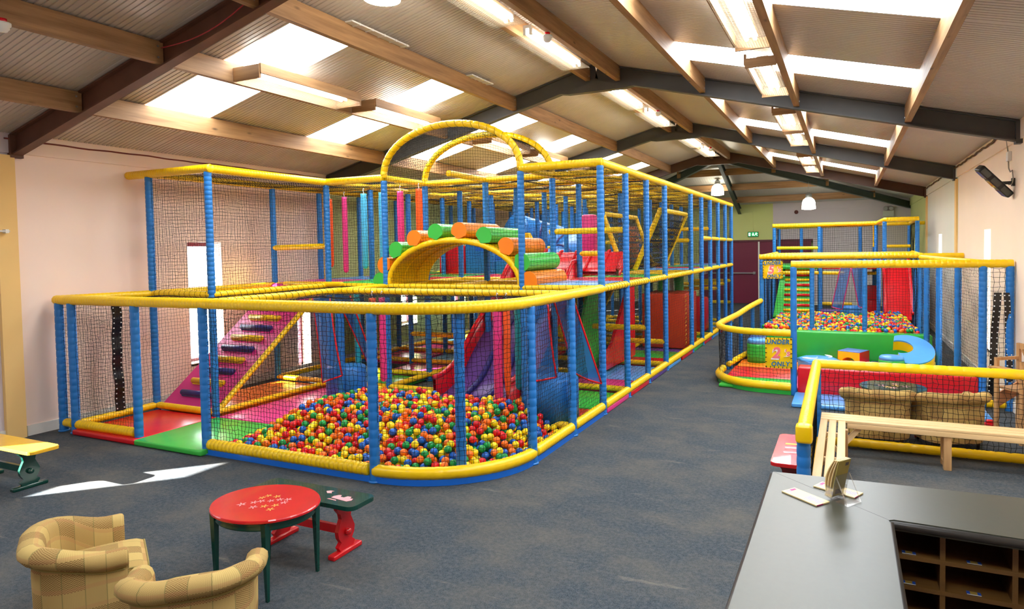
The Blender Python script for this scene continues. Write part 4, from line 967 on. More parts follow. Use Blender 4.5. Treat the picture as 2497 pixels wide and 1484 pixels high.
# signs, hand lettered
def letters(txt, size, c, par, M, italic=.12, bold=.0, name='lettering'):
    cu = bpy.data.curves.new('lettering', 'FONT'); cu.body = txt; cu.size = size; cu.align_x = 'CENTER'; cu.align_y = 'CENTER'; cu.shear = italic; cu.offset = bold; cu.extrude = .0015; cu.space_character = 1.08
    o = bpy.data.objects.new('lettering', cu); COL.objects.link(o)
    dg = bpy.context.evaluated_depsgraph_get(); me = bpy.data.meshes.new_from_object(o.evaluated_get(dg))
    bpy.data.objects.remove(o); me.transform(M); me.materials.clear(); me.materials.append(c); me.name = name
    return obj(name, me, None, par)
SIGN_BLUE = mat('sign_blue_paint', (30, 104, 160), .5); SIGN_PINK = mat('sign_pink_paint', (238, 118, 124), .5); SIGN_WHITE = mat('sign_white_paint', (244, 232, 222), .5)
def sign(label, x0, x1, z0, z1, y, num, par=None):
    w, h = x1 - x0, z1 - z0; cx, cz = (x0 + x1) / 2, (z0 + z1) / 2
    t = thing('age_sign', label, 'sign', (cx, y, cz))
    m = MB(); S = np.linspace(-.5, .5, 14); f = lambda a, b: .006 * math.sin(7 * a + 3 * b) + .004 * math.sin(11 * b)
    G = np.array([[(a * w, f(a, b), b * h) for a in S] for b in S]); m.grid(G, True); m.grid(G + np.array([0, .006, 0]), True, flip=True); obj('sheet', m, V['yellow'], t)
    m = MB()
    for a in np.linspace(-.46, .46, 7):
        for b in (-.47, .47): m.box(a * w - .004, a * w + .004, -.016, -.002, b * h - .012, b * h + .012); m.box(b * w - .01, b * w + .01, -.016, -.002, a * h - .004, a * h + .004)
    obj('border_trim', m, V['black'], t)
    R = Matrix.Rotation(PI / 2, 4, 'X')
    at_ = lambda x, z, d=.013, rot=0: Matrix.Translation((x, -d, z)) @ R @ Matrix.Rotation(rot, 4, 'Z')
    letters('UNDER', .083 * w / .34, SIGN_BLUE, t, at_(-.01, h * .36, rot=.03), .2, .0022)
    letters('ONLY', .083 * w / .34, SIGN_BLUE, t, at_(.02, -h * .36, rot=.05), .15, .0022)
    letters(num, .20 * w / .34, SIGN_WHITE, t, at_(-.043, -.022), .15, .008, 'numeral_shadow'); letters(num, .20 * w / .34, SIGN_PINK, t, at_(-.03, -.004, .015), .15, .007, 'numeral')
    letters("'s", .12 * w / .34, SIGN_WHITE, t, at_(.098, .0, .013), .15, .004, 'numeral_shadow'); letters("'s", .115 * w / .34, SIGN_PINK, t, at_(.105, .006, .015), .15, .003, 'numeral')
    m = MB(); m.tube([(.06, -.014, -.045), (.11, -.014, -.038), (.15, -.014, -.025)], [.002, .004, .001], 6); obj('brush_stroke', m, SIGN_WHITE, t)
    return t
sign('yellow UNDER 2 ONLY sign laced to the curved low net', -.975, -.645, .35, .745, 8.775, '2')
sign('yellow UNDER 5 ONLY sign hanging under the rail of the small ball pit', -1.375, -1.035, 1.345, 1.66, 12.04, '5')
# steps, mats and toys in the pen
pad_obj('step_block', 'long red padded step across the front of the pen', 'pad', -.58, 1.39, 8.80, 9.05, .003, .37, 'red', bev=.02)
pad_obj('floor_mat', 'blue crash mat on the carpet in front of the red step', 'mat', -.61, 1.42, 8.15, 8.79, .003, .055, 'sky')
pad_obj('wall_block', 'long green padded wall block holding in the small ball pit', 'pad', -1.53, 1.22, 11.62, 11.88, .003, .48, 'green', bev=.02)
for c, x0, x1, y0, y1, lb in [('brightgreen', -1.62, -.68, 9.0, 9.62, 'green mat at the curved corner of the pen'), ('red', -1.62, -.68, 9.64, 10.45, 'red mat behind the UNDER 2 sign'), ('orange', -1.60, -.68, 10.47, 11.1, 'orange mat beside the purple block'),
                              ('sky', -.66, -.36, 10.5, 11.58, 'pale blue mat under the white patched cushion'), ('orangered', -.34, .33, 11.0, 11.58, 'orange red mat under the little arch block'), ('pink', -.34, .33, 10.3, 10.98, 'pink mat in front of the little arch block'),
                              ('purple', .35, 1.13, 11.0, 11.58, 'purple mat beside the crescent seat'), ('brightgreen', .35, 1.2, 9.1, 10.98, 'green mat under the crescent seat'), ('magenta', -.66, .33, 9.1, 10.28, 'magenta mat behind the red step')]:
    pad_obj('floor_mat', lb, 'mat', x0, x1, y0, y1, .004, .045, c)
def drum2(name, label, x, y, r, h, ct, cs, z=.045, sx=1):
    t = thing(name, label, 'cushion', (x, y, z))
    m = MB(); m.lathe([(r, 0), (r * 1.02, h * .3), (r * 1.02, h * .72), (r, h * .80)], sides=32); obj('side', m, V[cs], t)
    m = MB(); m.lathe([(r, h * .80), (r * .97, h * .93), (r * .85, h), (.01, h * 1.03)], sides=32); obj('top', m, V[ct], t)
    return t
drum2('barrel_cushion', 'tall green barrel cushion with a blue top behind the curved net', -1.33, 10.95, .17, .38, 'sky', 'green')
drum2('round_cushion', 'low green round cushion with a blue top at the end of the crescent seat', .58, 10.42, .165, .28, 'sky', 'green')
pad_obj('step_block', 'purple padded block behind the barrel cushion', 'pad', -1.52, -1.25, 11.2, 11.55, .046, .40, 'navy')
t = thing('arch_block', 'small soft arch block with yellow, red and blue faces', 'soft block', (.09, 11.72 - .45, .046), -.42)
m = MB(); pa = [(-.17, 0)] + [(-.17 + .0, .2), (.17, .2), (.17, 0), (.12, 0)] + [(.12 * math.cos(a), .11 * math.sin(a)) for a in np.linspace(0.15, PI - .15, 12)] + [(-.12, 0)]
MX = Matrix(((1, 0, 0, 0), (0, 0, -1, 0), (0, 1, 0, 0), (0, 0, 0, 1)))
m.prism(pa, -.17, .17, MX); obj('body', m, V['yellow'], t)
m = MB(); m.box(-.172, .172, -.172, .172, .196, .206, bev=.004); obj('top', m, V['navy'] if False else mat('slate_blue_vinyl', (88, 112, 190), .35), t)
m = MB(); m.box(.168, .176, -.17, .17, .0, .2); m.box(-.176, -.168, -.17, .17, .0, .2); obj('side', m, V['red'], t)
t = thing('flat_cushion', 'flat blue octagonal cushion with white curved patches beside the UNDER 2 sign', 'cushion', (-.42, 10.80, .046))
m = MB(); po = [(.30 * math.cos(a) * 1.0, .36 * math.sin(a)) for a in np.linspace(PI / 8, 2 * PI + PI / 8, 9)[:-1]]
m.prism(po, 0, .11); m.lathe([(.33, .11), (.25, .135), (.01, .145)], sides=8); obj('body', m, V['sky'], t)
m = MB(); m.prism([(.05 + .16 * math.cos(a), .12 + .16 * math.sin(a)) for a in np.linspace(-.9, 1.3, 10)] + [(.12 + .06 * math.cos(a), .1 + .06 * math.sin(a)) for a in np.linspace(1.3, -.9, 6)], .138, .146)
m.prism([(-.12 + .12 * math.cos(a), -.05 + .14 * math.sin(a)) for a in np.linspace(-2.6, .6, 12)] + [(-.08 + .08 * math.cos(a), -.01 + .1 * math.sin(a)) for a in np.linspace(.6, -2.6, 8)], .138, .146); obj('patch', m, V['white'], t)
t = thing('crescent_seat', 'blue topped crescent seat with yellow sides curling towards the green block', 'seat', (.82, 10.86, .205)); t.rotation_euler = (.38, 0, .08)
ca_ = [(.34 * math.cos(a), .42 * math.sin(a)) for a in np.linspace(-1.9, 2.0, 30)]; cb_ = [(-.10 + .17 * math.cos(a), .06 + .19 * math.sin(a)) for a in np.linspace(2.0, -1.9, 20)]
m = MB(); m.prism(ca_ + cb_, .02, .17, None, 0, True); obj('side', m, V['yellow'], t)
m = MB(); m.prism([(x * .99, y * .99) for x, y in ca_ + cb_], .168, .19, None, 0, True); obj('top', m, V['sky'], t)

# ------------------------------------------------------------------ under-fives frame
u5 = thing('toddler_gym', 'two-level toddler frame round the small ball pit, against the mauve wall', 'play frame', (0, 0, 0))
X5 = [-1.40, -.56, .27, 1.10]
for x in X5: pfoam(u5, 'post', [(x, 12.1, .0), (x, 12.1, 1.68)], .040, 'blue')
pfoam(u5, 'rail', [(X5[0] - .04, 12.1, 1.73), (1.12, 12.1, 1.73)], .046, 'yellow'); pfoam(u5, 'rail', [(1.10, 12.35, 1.72), (XR - .01, 12.35, 1.72)], .045, 'yellow')
pfoam(u5, 'rail', [(-1.40, 12.1, 1.73), (-1.52, 15.6, 1.73), (-1.6, 17.0, 1.73)], .042, 'yellow'); pfoam(u5, 'rail', [(1.10, 12.1, 1.73), (1.3, 16.2, 1.73)], .042, 'yellow'); pfoam(u5, 'rail', [(-1.5, 14.3, 1.73), (1.2, 14.3, 1.73)], .042, 'yellow')
BX = [-1.68, -.74, .2, .66]
for x in (-1.66, -.62, .62): pfoam(u5, 'post', [(x, 17.0, 0), (x, 17.0, 2.36)], .042, 'blue')
for x in (-1.55, -.55, .62): pfoam(u5, 'post', [(x, 15.6, 0), (x, 15.6, 1.7)], .042, 'blue')
for x in (.76, 1.40): pfoam(u5, 'post', [(x, 16.2, 0), (x, 16.2, 2.42)], .045, 'blue')
for x in (-1.66, -1.1, -.62, .3, .62, 1.40): pfoam(u5, 'post', [(x, 18.2, 0), (x, 18.2, 2.36)], .042, 'blue')
for y in (13.2, 14.3, 15.3): pfoam(u5, 'post', [(-1.44 - (y - 12.1) * .035, y, 0), (-1.44 - (y - 12.1) * .035, y, 1.70)], .038, 'blue'); pfoam(u5, 'post', [(1.12 + (y - 12.1) * .05, y, 0), (1.12 + (y - 12.1) * .05, y, 1.70)], .038, 'blue')
pfoam(u5, 'rail', [(-1.70, 17.0, 2.41), (.64, 17.0, 2.41), (.76, 16.2, 2.46), (1.43, 16.2, 2.46)], .05, 'yellow')
pfoam(u5, 'rail', [(-1.66, 18.2, 2.40), (XR - .01, 18.2, 2.42)], .045, 'yellow'); pfoam(u5, 'rail', [(1.40, 16.2, 2.46), (1.42, 18.2, 2.42)], .042, 'yellow'); pfoam(u5, 'rail', [(-1.66, 17.0, 2.41), (-1.66, 18.2, 2.40)], .042, 'yellow')
for a, b in (((-1.6, 17.0, 1.86), (-.65, 17.0, 1.85)), ((.8, 17.6, 1.86), (1.38, 17.6, 1.86)), ((-.5, 15.6, 1.30), (-.05, 15.6, 1.29)), ((.3, 16.9, 1.24), (.62, 16.9, 1.24)), ((-.6, 15.75, .60), (.1, 15.75, .60)), ((-1.5, 15.45, .38), (-.6, 15.45, .38)), ((.3, 16.9, .42), (.66, 16.9, .42)), ((-1.55, 15.6, 1.30), (-.58, 15.6, 1.30))): pfoam(u5, 'rail', [a, b], .038, 'yellow')
pfoam(u5, 'rail', [(.60, 17.1, 1.85), (.60, 17.1, 2.38)], .05, 'yellow')
net((X5[0], 12.1, .42), (X5[3], 12.1, .42), (X5[0], 12.1, 1.68), u5, 2, r=.0021, cell=.045)
net((-1.42, 12.1, .3), (-1.55, 15.6, .3), (-1.42, 12.1, 1.68), u5, 4, cell=.045); net((1.10, 12.1, .05), (1.3, 16.2, .05), (1.10, 12.1, 1.68), u5, 2, cell=.045)
net((-1.66, 18.2, .1), (1.40, 18.2, .1), (-1.66, 18.2, 2.36), u5, 4, cell=.05); net((-1.66, 17.0, 1.5), (.62, 17.0, 1.5), (-1.66, 17.0, 2.36), u5, 4, r=.0022, cell=.05)
net((-1.66, 17.0, 0.1), (-1.66, 18.2, 0.1), (-1.66, 17.0, 2.36), u5, 4, cell=.05); net((1.40, 16.2, .1), (1.42, 18.2, .1), (1.40, 16.2, 2.40), u5, 4, cell=.045)
net((-1.66, 17.0, 2.38), (.62, 17.0, 2.38), (-1.66, 18.2, 2.38), u5, 5, cell=.05); net((-1.4, 12.1, 1.70), (1.1, 12.1, 1.70), (-1.5, 15.6, 1.70), u5, 4, cell=.05)
net((.62, 17.0, 1.4), (.76, 16.2, 1.4), (.62, 17.0, 2.4), u5, 4, cell=.045)
for x0, x1, y0, y1, c in ((-1.62, -.6, 15.65, 18.15, 'green'), (-.58, .6, 15.65, 18.15, 'red'), (.62, 1.38, 16.25, 18.15, 'sky')):
    m = MB(); m.box(x0, x1, y0, y1, 1.38, 1.45, bev=.02); obj('deck', m, V[c], u5)
r5 = thing('climbing_ramp', 'bright green ramp with red and yellow rungs in the small ball pit', 'ramp', (-1.08, 15.2, 0))
m = MB(); m.add([(-.44, 0, .33), (.34, 0, .33), (.34, .62, 1.42), (-.30, .62, 1.42), (-.44, .05, .28), (.34, .05, .28), (.34, .67, 1.37), (-.30, .67, 1.37)], [(0, 1, 2, 3), (7, 6, 5, 4), (0, 3, 7, 4), (1, 5, 6, 2)]); obj('board', m, V['brightgreen'], r5)
for i in range(10):
    f = (i + .4) / 10; m = MB(); m.tube([(-.22, .62 * f - .02, .33 + 1.09 * f), (.32, .62 * f - .02, .33 + 1.09 * f)], .03, 10); obj('rung', m, V['red'] if i % 2 == 0 else V['yellow'], r5)
slide('toddler_slide', 'plain red slide running down into the small ball pit', .76, 1.22, [(15.2, .34), (15.35, .33), (15.5, .42), (15.7, .75), (15.95, 1.15), (16.2, 1.42), (16.6, 1.46)], 'red', 'red', 1, .14)
drum2('step_drum', 'blue foam drum at the back of the small ball pit', .08, 15.3, .23, .38, 'blue', 'blue', .22)
flap('flap_curtain', 'clear blue flap hanging over the small ball pit, swung to the ramp side', [(-.13, 14.98, 1.44), (.07, 14.98, 1.44), (-.10, 14.95, .55), (-.30, 14.95, .60)], 'magenta')
flap('flap_curtain', 'clear blue flap hanging over the small ball pit, beside the red slide', [(.08, 14.98, 1.42), (.32, 14.98, 1.44), (.36, 14.95, .58), (.22, 14.95, .62)], 'magenta')
for i, z in enumerate((.32, .62, .95)):
    pad_obj('stair_pad', 'dark red padded stair behind the small ball pit, %s step' % ('bottom', 'middle', 'top')[i], 'stairs', .32, .64, 16.4 + i * .25, 16.65 + i * .25, .01, z, 'red', 'red padded stairs')
pad_obj('floor_mat', 'green mat under the toddler deck', 'mat', -.5, .25, 15.7, 17.5, .004, .30, 'green'); pad_obj('step_block', 'purple step block behind the toddler ball pit', 'pad', -.54, -.05, 15.3, 15.65, .01, .50, 'purple')
pad_obj('floor_mat', 'blue mat strip beside the purple step block', 'mat', -.5, -.16, 15.0, 15.28, .01, .42, 'sky')

# ------------------------------------------------------------------ netted fence by the counter
fen = thing('netted_fence', 'knee-high yellow railed net fence with a blue end post, behind the pine bench', 'fence', (0, 0, 0))
pfoam(fen, 'post', [(-.25, 4.30, 0), (-.25, 4.30, .76)], .042, 'blue', .07)
pfoam(fen, 'post', [(-.27, 6.72, 0), (-.27, 6.72, .77)], .040, 'blue', .07); pfoam(fen, 'post', [(1.66, 6.72, 0), (1.66, 6.72, .77)], .040, 'blue', .07)
pfoam(fen, 'rail', [(-.245, 4.24, .79), (-.25, 4.6, .79), (-.27, 6.74, .79)], .044, 'yellow', .045); pfoam(fen, 'rail', [(-.28, 6.72, .79), (1.70, 6.72, .79)], .044, 'yellow', .11)
m = MB(); m.box(-.295, -.195, 4.225, 4.31, .715, .832, bev=.02); obj('end_cap', m, V['yellow'], fen)
pfoam(fen, 'rail', [(-.24, 6.72, .055), (1.64, 6.72, .055)], .044, 'yellow', .11); pfoam(fen, 'rail', [(-.25, 4.36, .055), (-.27, 6.66, .055)], .04, 'yellow', .05)
net((-.24, 6.715, .1), (1.64, 6.715, .1), (-.24, 6.715, .75), fen, 1, r=.0024, cell=.043, sag=.02); net((-.25, 4.34, .1), (-.27, 6.7, .1), (-.25, 4.34, .75), fen, 1, r=.0022, cell=.043)

# ------------------------------------------------------------------ pine bench, L-shaped
bn = thing('slatted_bench', 'L-shaped pale pine slatted bench inside the net fence behind the counter', 'bench', (0, 0, 0))
def board(name, x0, x1, y0, y1, z0, z1, mt, par, bev=.004):
    m = MB(); m.box(x0, x1, y0, y1, z0, z1, bev=bev); return obj(name, m, mt, par)
for i in range(3): board('slat', -.222 + i * .074, -.222 + i * .074 + .060, 4.12, 6.30, .335, .36, PINE_Y, bn)
for i in range(3): board('slat', -.222, 1.70, 6.315 + i * .088, 6.315 + i * .088 + .075, .335, .36, PINE, bn)
board('apron', -.0, 1.70, 6.315, 6.335, .29, .335, PINE, bn)
for y in (4.5, 5.25, 5.95): board('bearer', -.20, -.02, y, y + .035, .30, .334, PINE, bn)
for x in (.78, 1.66): board('leg', x - .03, x + .03, 6.33, 6.39, 0, .335, OAK, bn); board('leg', x - .03, x + .03, 6.50, 6.55, 0, .335, OAK, bn); board('foot_board', x - .03, x + .03, 6.39, 6.50, .02, .06, OAK, bn)
for y in (4.4, 6.1):
    for x in (-.20, -.03): board('leg', x - .015, x + .035, y, y + .05, 0, .33, OAK, bn)
m = MB(); m.beam((-.01, 6.34, .16), (.13, 6.40, .32), .03, .04); obj('brace', m, PINE, bn)
m = MB(); m.beam((-.04, 5.9, .16), (-.16, 5.9, .30), .03, .03); obj('brace', m, PINE, bn)

# ------------------------------------------------------------------ tub armchairs
def tub_chair(label, loc, rot, sc=1.0, group=None):
    t = thing('tub_armchair', label, 'armchair', loc, rot, group)
    w, yb, yf, rc = .265, -.24, .155, .17
    pa = [(w, y) for y in np.linspace(yf, yb + rc, 7)] + [(w - rc + rc * math.cos(a), yb + rc - rc * math.sin(a)) for a in np.linspace(.15, PI / 2, 7)]
    pa = pa + [(-x, y) for x, y in pa[::-1] if abs(x) > 1e-6]
    pa = np.array(pa); d = np.gradient(pa, axis=0); d /= np.linalg.norm(d, axis=1, keepdims=True); nr = np.c_[-d[:, 1], d[:, 0]]
    if nr[0][0] < 0: nr = -nr
    u = np.r_[0, np.cumsum(np.linalg.norm(np.diff(pa, axis=0), axis=1))]
    def H(y): return .47 + .075 * sm((yf - .06 - y) / .30)
    outer = [(.010, .075, 0), (.018, .16, 0), (.020, .26, 0), (.022, .36, 0), (.020, -.115, 1), (.026, -.10, 1), (.058, -.085, 1), (.078, -.055, 1), (.076, -.022, 1), (.055, -.002, 1), (.022, .006, 1), (-.008, .0, 1), (-.030, -.02, 1), (-.040, -.05, 1), (-.044, -.10, 1), (-.05, .30, 0), (-.05, .20, 0)]
    G, UV_ = [], []
    for i in range(len(pa)):
        row, ur, vv, prev = [], [], 0, None
        for o, z, k in outer:
            zz = z + H(pa[i][1]) if k else min(z, H(pa[i][1]) - .12)
            p = np.array([*(pa[i] + nr[i] * o), zz]); vv += 0 if prev is None else np.linalg.norm(p - prev); prev = p
            row.append(p); ur.append((u[i] + .013, vv))
        G.append(row); UV_.append(ur)
    for e_, di in ((0, 1), (-1, 1)):
        row = np.array(G[e_]); ce = np.array([*pa[e_], 0]); roll = row.copy()
        for kk, (adv, shr) in enumerate(((.012, .93), (.018, .78))):
            q = row.copy(); q[:, 1] += adv
            for z_i in range(len(outer)):
                if outer[z_i][2]: cen = np.array([pa[e_][0] + nr[e_][0] * .02, row[0][1], H(pa[e_][1]) - .055]); dd = row[z_i] - cen; q[z_i] = cen + dd * shr; q[z_i][1] += adv
                else: q[z_i][0] = pa[e_][0] + (row[z_i][0] - pa[e_][0]) * shr
            if e_ == 0: G.insert(0, list(q)); UV_.insert(0, [(a_ - adv * .6, b_) for a_, b_ in UV_[0]])
            else: G.append(list(q)); UV_.append([(a_ + adv * .6, b_) for a_, b_ in UV_[-1]])
            e_ = e_
    m = MB(); m.grid(np.array(G), True, 0, np.array(UV_))
    for i in (0, -1): m.add(np.array(G[i]), [tuple(range(len(outer)))] if i else [tuple(range(len(outer) - 1, -1, -1))], False, 0, np.array([(q[1] * .8 + .3, q[2]) for q in G[i]]))
    obj('shell', m, TWEED, t)
    # piping that follows the roll
    m = MB(); m.tube([(*(pa[i] + nr[i] * .023), H(pa[i][1]) - .112) for i in range(len(pa))], .006, 6); obj('piping', m, TWEED, t)
    m = MB(); m.box(-.225, .225, -.20, .165, .08, .23, bev=.02); uvb(m, 1.0); obj('seat_base', m, TWEED, t)
    m = MB(); nx, ny = 13, 13
    S = np.linspace(-1, 1, nx); top = []
    def cz(a, b): return .345 + .022 * (1 - a * a) * (1 - b * b) - .022 * (abs(a) ** 8 + abs(b) ** 8)
    Gt = np.array([[(.218 * a, .035 + .235 * b, cz(a, b)) for b in S] for a in S]); m.grid(Gt, True, 0, Gt[..., :2] + .31)
    Gb = Gt.copy(); Gb[..., 2] = .235
    for ed in (lambda g: g[0], lambda g: g[-1][::-1], lambda g: g[:, -1], lambda g: g[::-1, 0]):
        A, B = ed(Gt), ed(Gb); g = np.array([A, B]); uvv = np.stack([g[..., 0] + g[..., 1] + .7, g[..., 2]], -1); m.grid(g, True, 0, uvv)
    obj('seat_cushion', m, TWEED, t)
    m = MB()
    for ed in (Gt[0], Gt[-1], Gt[:, 0], Gt[:, -1]): m.tube(ed + np.array([0, 0, .002]), .005, 6)
    obj('cushion_piping', m, TWEED, t)
    for x, y in ((.2, -.17), (-.2, -.17), (.2, .13), (-.2, .13)):
        m = MB(); m.lathe([(.012, 0), (.022, .09)], (x, y, 0), sides=10); obj('leg', m, DARKWOOD, t)
    t.scale = (sc, sc, sc); return t
DARKWOOD = mat('dark_stained_leg', (48, 26, 20), .4, .5, .1)
def uvb(m, s):
    for i, Vv in enumerate(m.v): m.uv[i] = np.stack([Vv[:, 0] + Vv[:, 1] + .5, Vv[:, 2]], -1) * s
tub_chair('patchwork tweed tub armchair facing the red table, its seat cushion in view', (-3.706, 2.086, 0), -.524, .934, None)
tub_chair('patchwork tweed tub armchair seen from behind, between the other armchair and the red table', (-2.873, 2.08, 0), .748, .906, None)
tub_chair('beige tub armchair backing onto the net fence, closer to the blue fence post', (.27, 7.10, 0), .05, 1.0, None)
tub_chair('beige tub armchair backing onto the net fence, closer to the wooden highchair', (.87, 7.17, 0), .40, 1.0, None)

# ------------------------------------------------------------------ painted tables and benches
GREENP = mat('dark_green_gloss', (14, 62, 52), .18, .5, .15, 5, .1, 20, 0, .4); REDP = mat('red_gloss', (206, 24, 30), .2, .5, .1, 5, .1, 25, 0, .4); YELP = mat('yellow_gloss', (240, 184, 50), .22, .5, .08, 5, .05, 20, 0, .3)
PINKM = mat('pink_stencil_paint', (240, 160, 166), .4); GOLDM = mat('gold_stencil_paint', (236, 178, 50), .4)
def leafy(m, x, y, r, z, rot, n=5):
    for i in range(n):
        a = rot + i * 2 * PI / n; c, s = math.cos(a), math.sin(a)
        m.add([(x, y, z), (x + r * .55 * c - r * .16 * s, y + r * .55 * s + r * .16 * c, z), (x + r * c, y + r * s, z), (x + r * .55 * c + r * .16 * s, y + r * .55 * s - r * .16 * c, z)], [(0, 3, 2, 1)])
def oval_table(label, loc, a, b, h, topm, legm, marks):
    t = thing('oval_table', label, 'table', loc)
    m = MB(); n = 48; E_ = lambda k, z: [(a * k * math.cos(q), b * k * math.sin(q), z) for q in np.arange(n) * 2 * PI / n]
    rings = [E_(.97, h - .022), E_(1.0, h - .016), E_(1.0, h - .006), E_(.985, h)]
    V_ = np.array([p for r in rings for p in r]); F = [(i * n + k, i * n + (k + 1) % n, (i + 1) * n + (k + 1) % n, (i + 1) * n + k) for i in range(3) for k in range(n)] + [tuple(range(3 * n, 4 * n)), tuple(range(n - 1, -1, -1))]
    m.add(V_, F); obj('tabletop', m, topm, t)
    m = MB(); rings = [E_(.90, h - .07), E_(.92, h - .06), E_(.90, h - .05), E_(.92, h - .04), E_(.90, h - .022)]
    V_ = np.array([p for r in rings for p in r]); m.add(V_, [(i * n + k, i * n + (k + 1) % n, (i + 1) * n + (k + 1) % n, (i + 1) * n + k) for i in range(4) for k in range(n)], True); obj('apron', m, legm, t)
    for x in (-.61, .61):
        for y in (-.68, .68):
            m = MB(); x_, y_ = x * a, y * b; w0, w1 = .008, .018
            m.add([(x_ + i * w, y_ + j * w, z) for z, w in ((0, w0), (h - .022, w1)) for i, j in ((-1, -1), (1, -1), (1, 1), (-1, 1))], [(3, 2, 1, 0), (4, 5, 6, 7), (0, 1, 5, 4), (1, 2, 6, 5), (2, 3, 7, 6), (3, 0, 4, 7)]); obj('leg', m, legm, t)
    for mt, pts in marks:
        m = MB()
        for x, y, r, rt in pts: leafy(m, x, y, r, h + .0008, rt, 5)
        obj('pattern', m, mt, t)
    return t
pk = [(-.03, -.005, .026, .3), (.055, .055, .026, 1), (.10, .075, .026, .2), (-.055, -.035, .026, .8), (-.10, -.085, .03, .1), (.0, -.09, .028, .5), (.115, .03, .026, .9), (.02, .02, .024, .1)]
gd = [(-.07, .035, .024, .6), (-.06, .075, .024, .3), (.0, .085, .026, .1), (.05, -.055, .026, .7), (.10, -.02, .026, .2), (.12, -.075, .026, .5)]
oval_table('oval red table with dark green legs and stencilled flowers, in front of the green bench', (-3.16, 2.755, 0), .335, .275, .47, REDP, GREENP, [(PINKM, pk), (GOLDM, gd)])
oval_table('oval dark green table with stencilled diamonds between the net fence and the red step', (.43, 7.52, 0), .315, .30, .46, GREENP, REDP, [(PINKM, [(-.1, 0, .05, 0), (.12, .02, .05, 0), (0, -.09, .05, 0), (.03, .12, .04, 0)]), (GOLDM, [(-.05, -.06, .045, .4), (.03, .03, .05, .2)])])
def trestle_bench(label, loc, rot, L, topm, legm, h=.36, wd=.235, marks=None, inset=.17):
    t = thing('trestle_bench', label, 'bench', loc, rot)
    m = MB(); hx, hy, r = L / 2, wd / 2, .05
    po = []
    for cx, cy, a0 in ((hx - r, hy - r, 0), (-hx + r, hy - r, PI / 2), (-hx + r, -hy + r, PI), (hx - r, -hy + r, 1.5 * PI)): po += [(cx + r * math.cos(a), cy + r * math.sin(a)) for a in np.linspace(a0, a0 + PI / 2, 6)]
    m.prism(po, h - .026, h - .004); m.prism([(x * .99, y * .98) for x, y in po], h - .005, h); obj('bench_top', m, topm, t)
    for s in (-1, 1):
        x = s * (hx - inset); prof = [(.055, .03), (.075, .06), (.048, .085), (.070, .12), (.075, .16), (.058, .20), (.042, .235), (.05, .27), (.075, .30), (.085, .325), (.10, .334)]
        k = (h - .026) / .334; pl_ = [(y, z * k) for y, z in prof] + [(-y, z * k) for y, z in prof[::-1]]
        m = MB(); m.prism(pl_, x - .015, x + .015, Matrix(((0, 0, 1, 0), (1, 0, 0, 0), (0, 1, 0, 0), (0, 0, 0, 1)))); obj('leg', m, legm, t)
        m = MB(); m.box(x - .028, x + .028, -.13, .13, 0, .032, bev=.008); obj('foot', m, legm, t)
        m = MB(); m.lathe([(.001, .035), (.02, .03), (.024, .012), (.015, 0)], sides=14); me = m.mesh('knob', legm); me.transform(Matrix.Translation((x + s * .012, 0, .145)) @ Matrix.Rotation(s * PI / 2, 4, 'Y')); obj('knob', me, None, t)
    m = MB(); m.box(-(hx - inset), hx - inset, -.012, .012, .12, .175); obj('stretcher', m, legm, t)
    for mt, pr in (marks or []):
        for q in pr: m = MB(); m.prism(q, h, h + .0015); obj('pattern', m, mt, t)
    return t
animal = [[(.20, -.03), (.34, -.045), (.36, -.02), (.35, .005), (.33, .0), (.32, .025), (.29, .025), (.28, 0), (.25, .0), (.24, .025), (.22, .02), (.20, -.005)], [(.09, .045), (.12, .02), (.15, .03), (.13, .05), (.14, .065), (.11, .06)], [(.19, -.055), (.27, -.06), (.26, -.05), (.2, -.045)]]
trestle_bench('green topped trestle bench with red legs behind the red oval table', (-3.25, 3.20, 0), 0, .90, GREENP, REDP, marks=[(PINKM, animal)])
trestle_bench('sunlit yellow trestle bench with dark green legs by the ochre pilaster', (-6.65, 3.10, 0), 0, 1.20, YELP, GREENP, inset=.26)
trestle_bench('red painted trestle bench outside the fence post at the counter', (-.40, 5.30, 0), PI / 2, .80, REDP, mat('dark_red_gloss', (110, 14, 18), .25, .5, .1), marks=[(PINKM, [[(.0, -.06), (.05, -.05), (.03, .05), (-.02, .04)], [(-.12, -.06), (-.08, -.05), (-.10, .05), (-.14, .04)]]), (GOLDM, [[(.1, -.05), (.14, -.05), (.13, .05), (.09, .05)]])])

# ------------------------------------------------------------------ counter, pigeonholes and leaflets
ct = thing('reception_counter', 'grey green laminate L-shaped counter at the front of the hall', 'counter', (0, 0, 0))
HC = .95
m = MB(); lp = [(-.30, .7), (.14, .7), (.14, 2.585), (.155, 2.595), (1.70, 2.545), (1.70, 3.02), (.6, 3.005), (-.30, 2.965)]
m.prism(lp, HC - .038, HC - .003); m.prism([(-.297, .703), (.137, .703), (.137, 2.588), (.155, 2.598), (1.697, 2.548), (1.697, 3.017), (.6, 3.002), (-.297, 2.962)], HC - .003, HC); obj('worktop', m, LAM, ct)
m = MB(); m.tube([(.139, .72, HC - .018), (.139, 2.584, HC - .018), (.157, 2.596, HC - .018), (1.69, 2.543, HC - .018)], .015, 10); m.tube([(-.300, .72, HC - .018), (-.300, 2.96, HC - .018)], .013, 8); obj('edge_trim', m, LAM_EDGE, ct)
m = MB(); m.beam((.14, 2.587, HC - .0002), (-.298, 2.962, HC - .0002), .003, .001); obj('mitre_seam', m, LAM_EDGE, ct)
m = MB(); m.box(-.27, -.25, .75, 2.93, 0, HC - .04); m.box(-.27, 1.68, 2.91, 2.93, 0, HC - .04); m.box(.08, .10, .75, 2.66, 0, HC - .04); obj('panel', m, mat('counter_panel', (120, 92, 60), .5), ct)
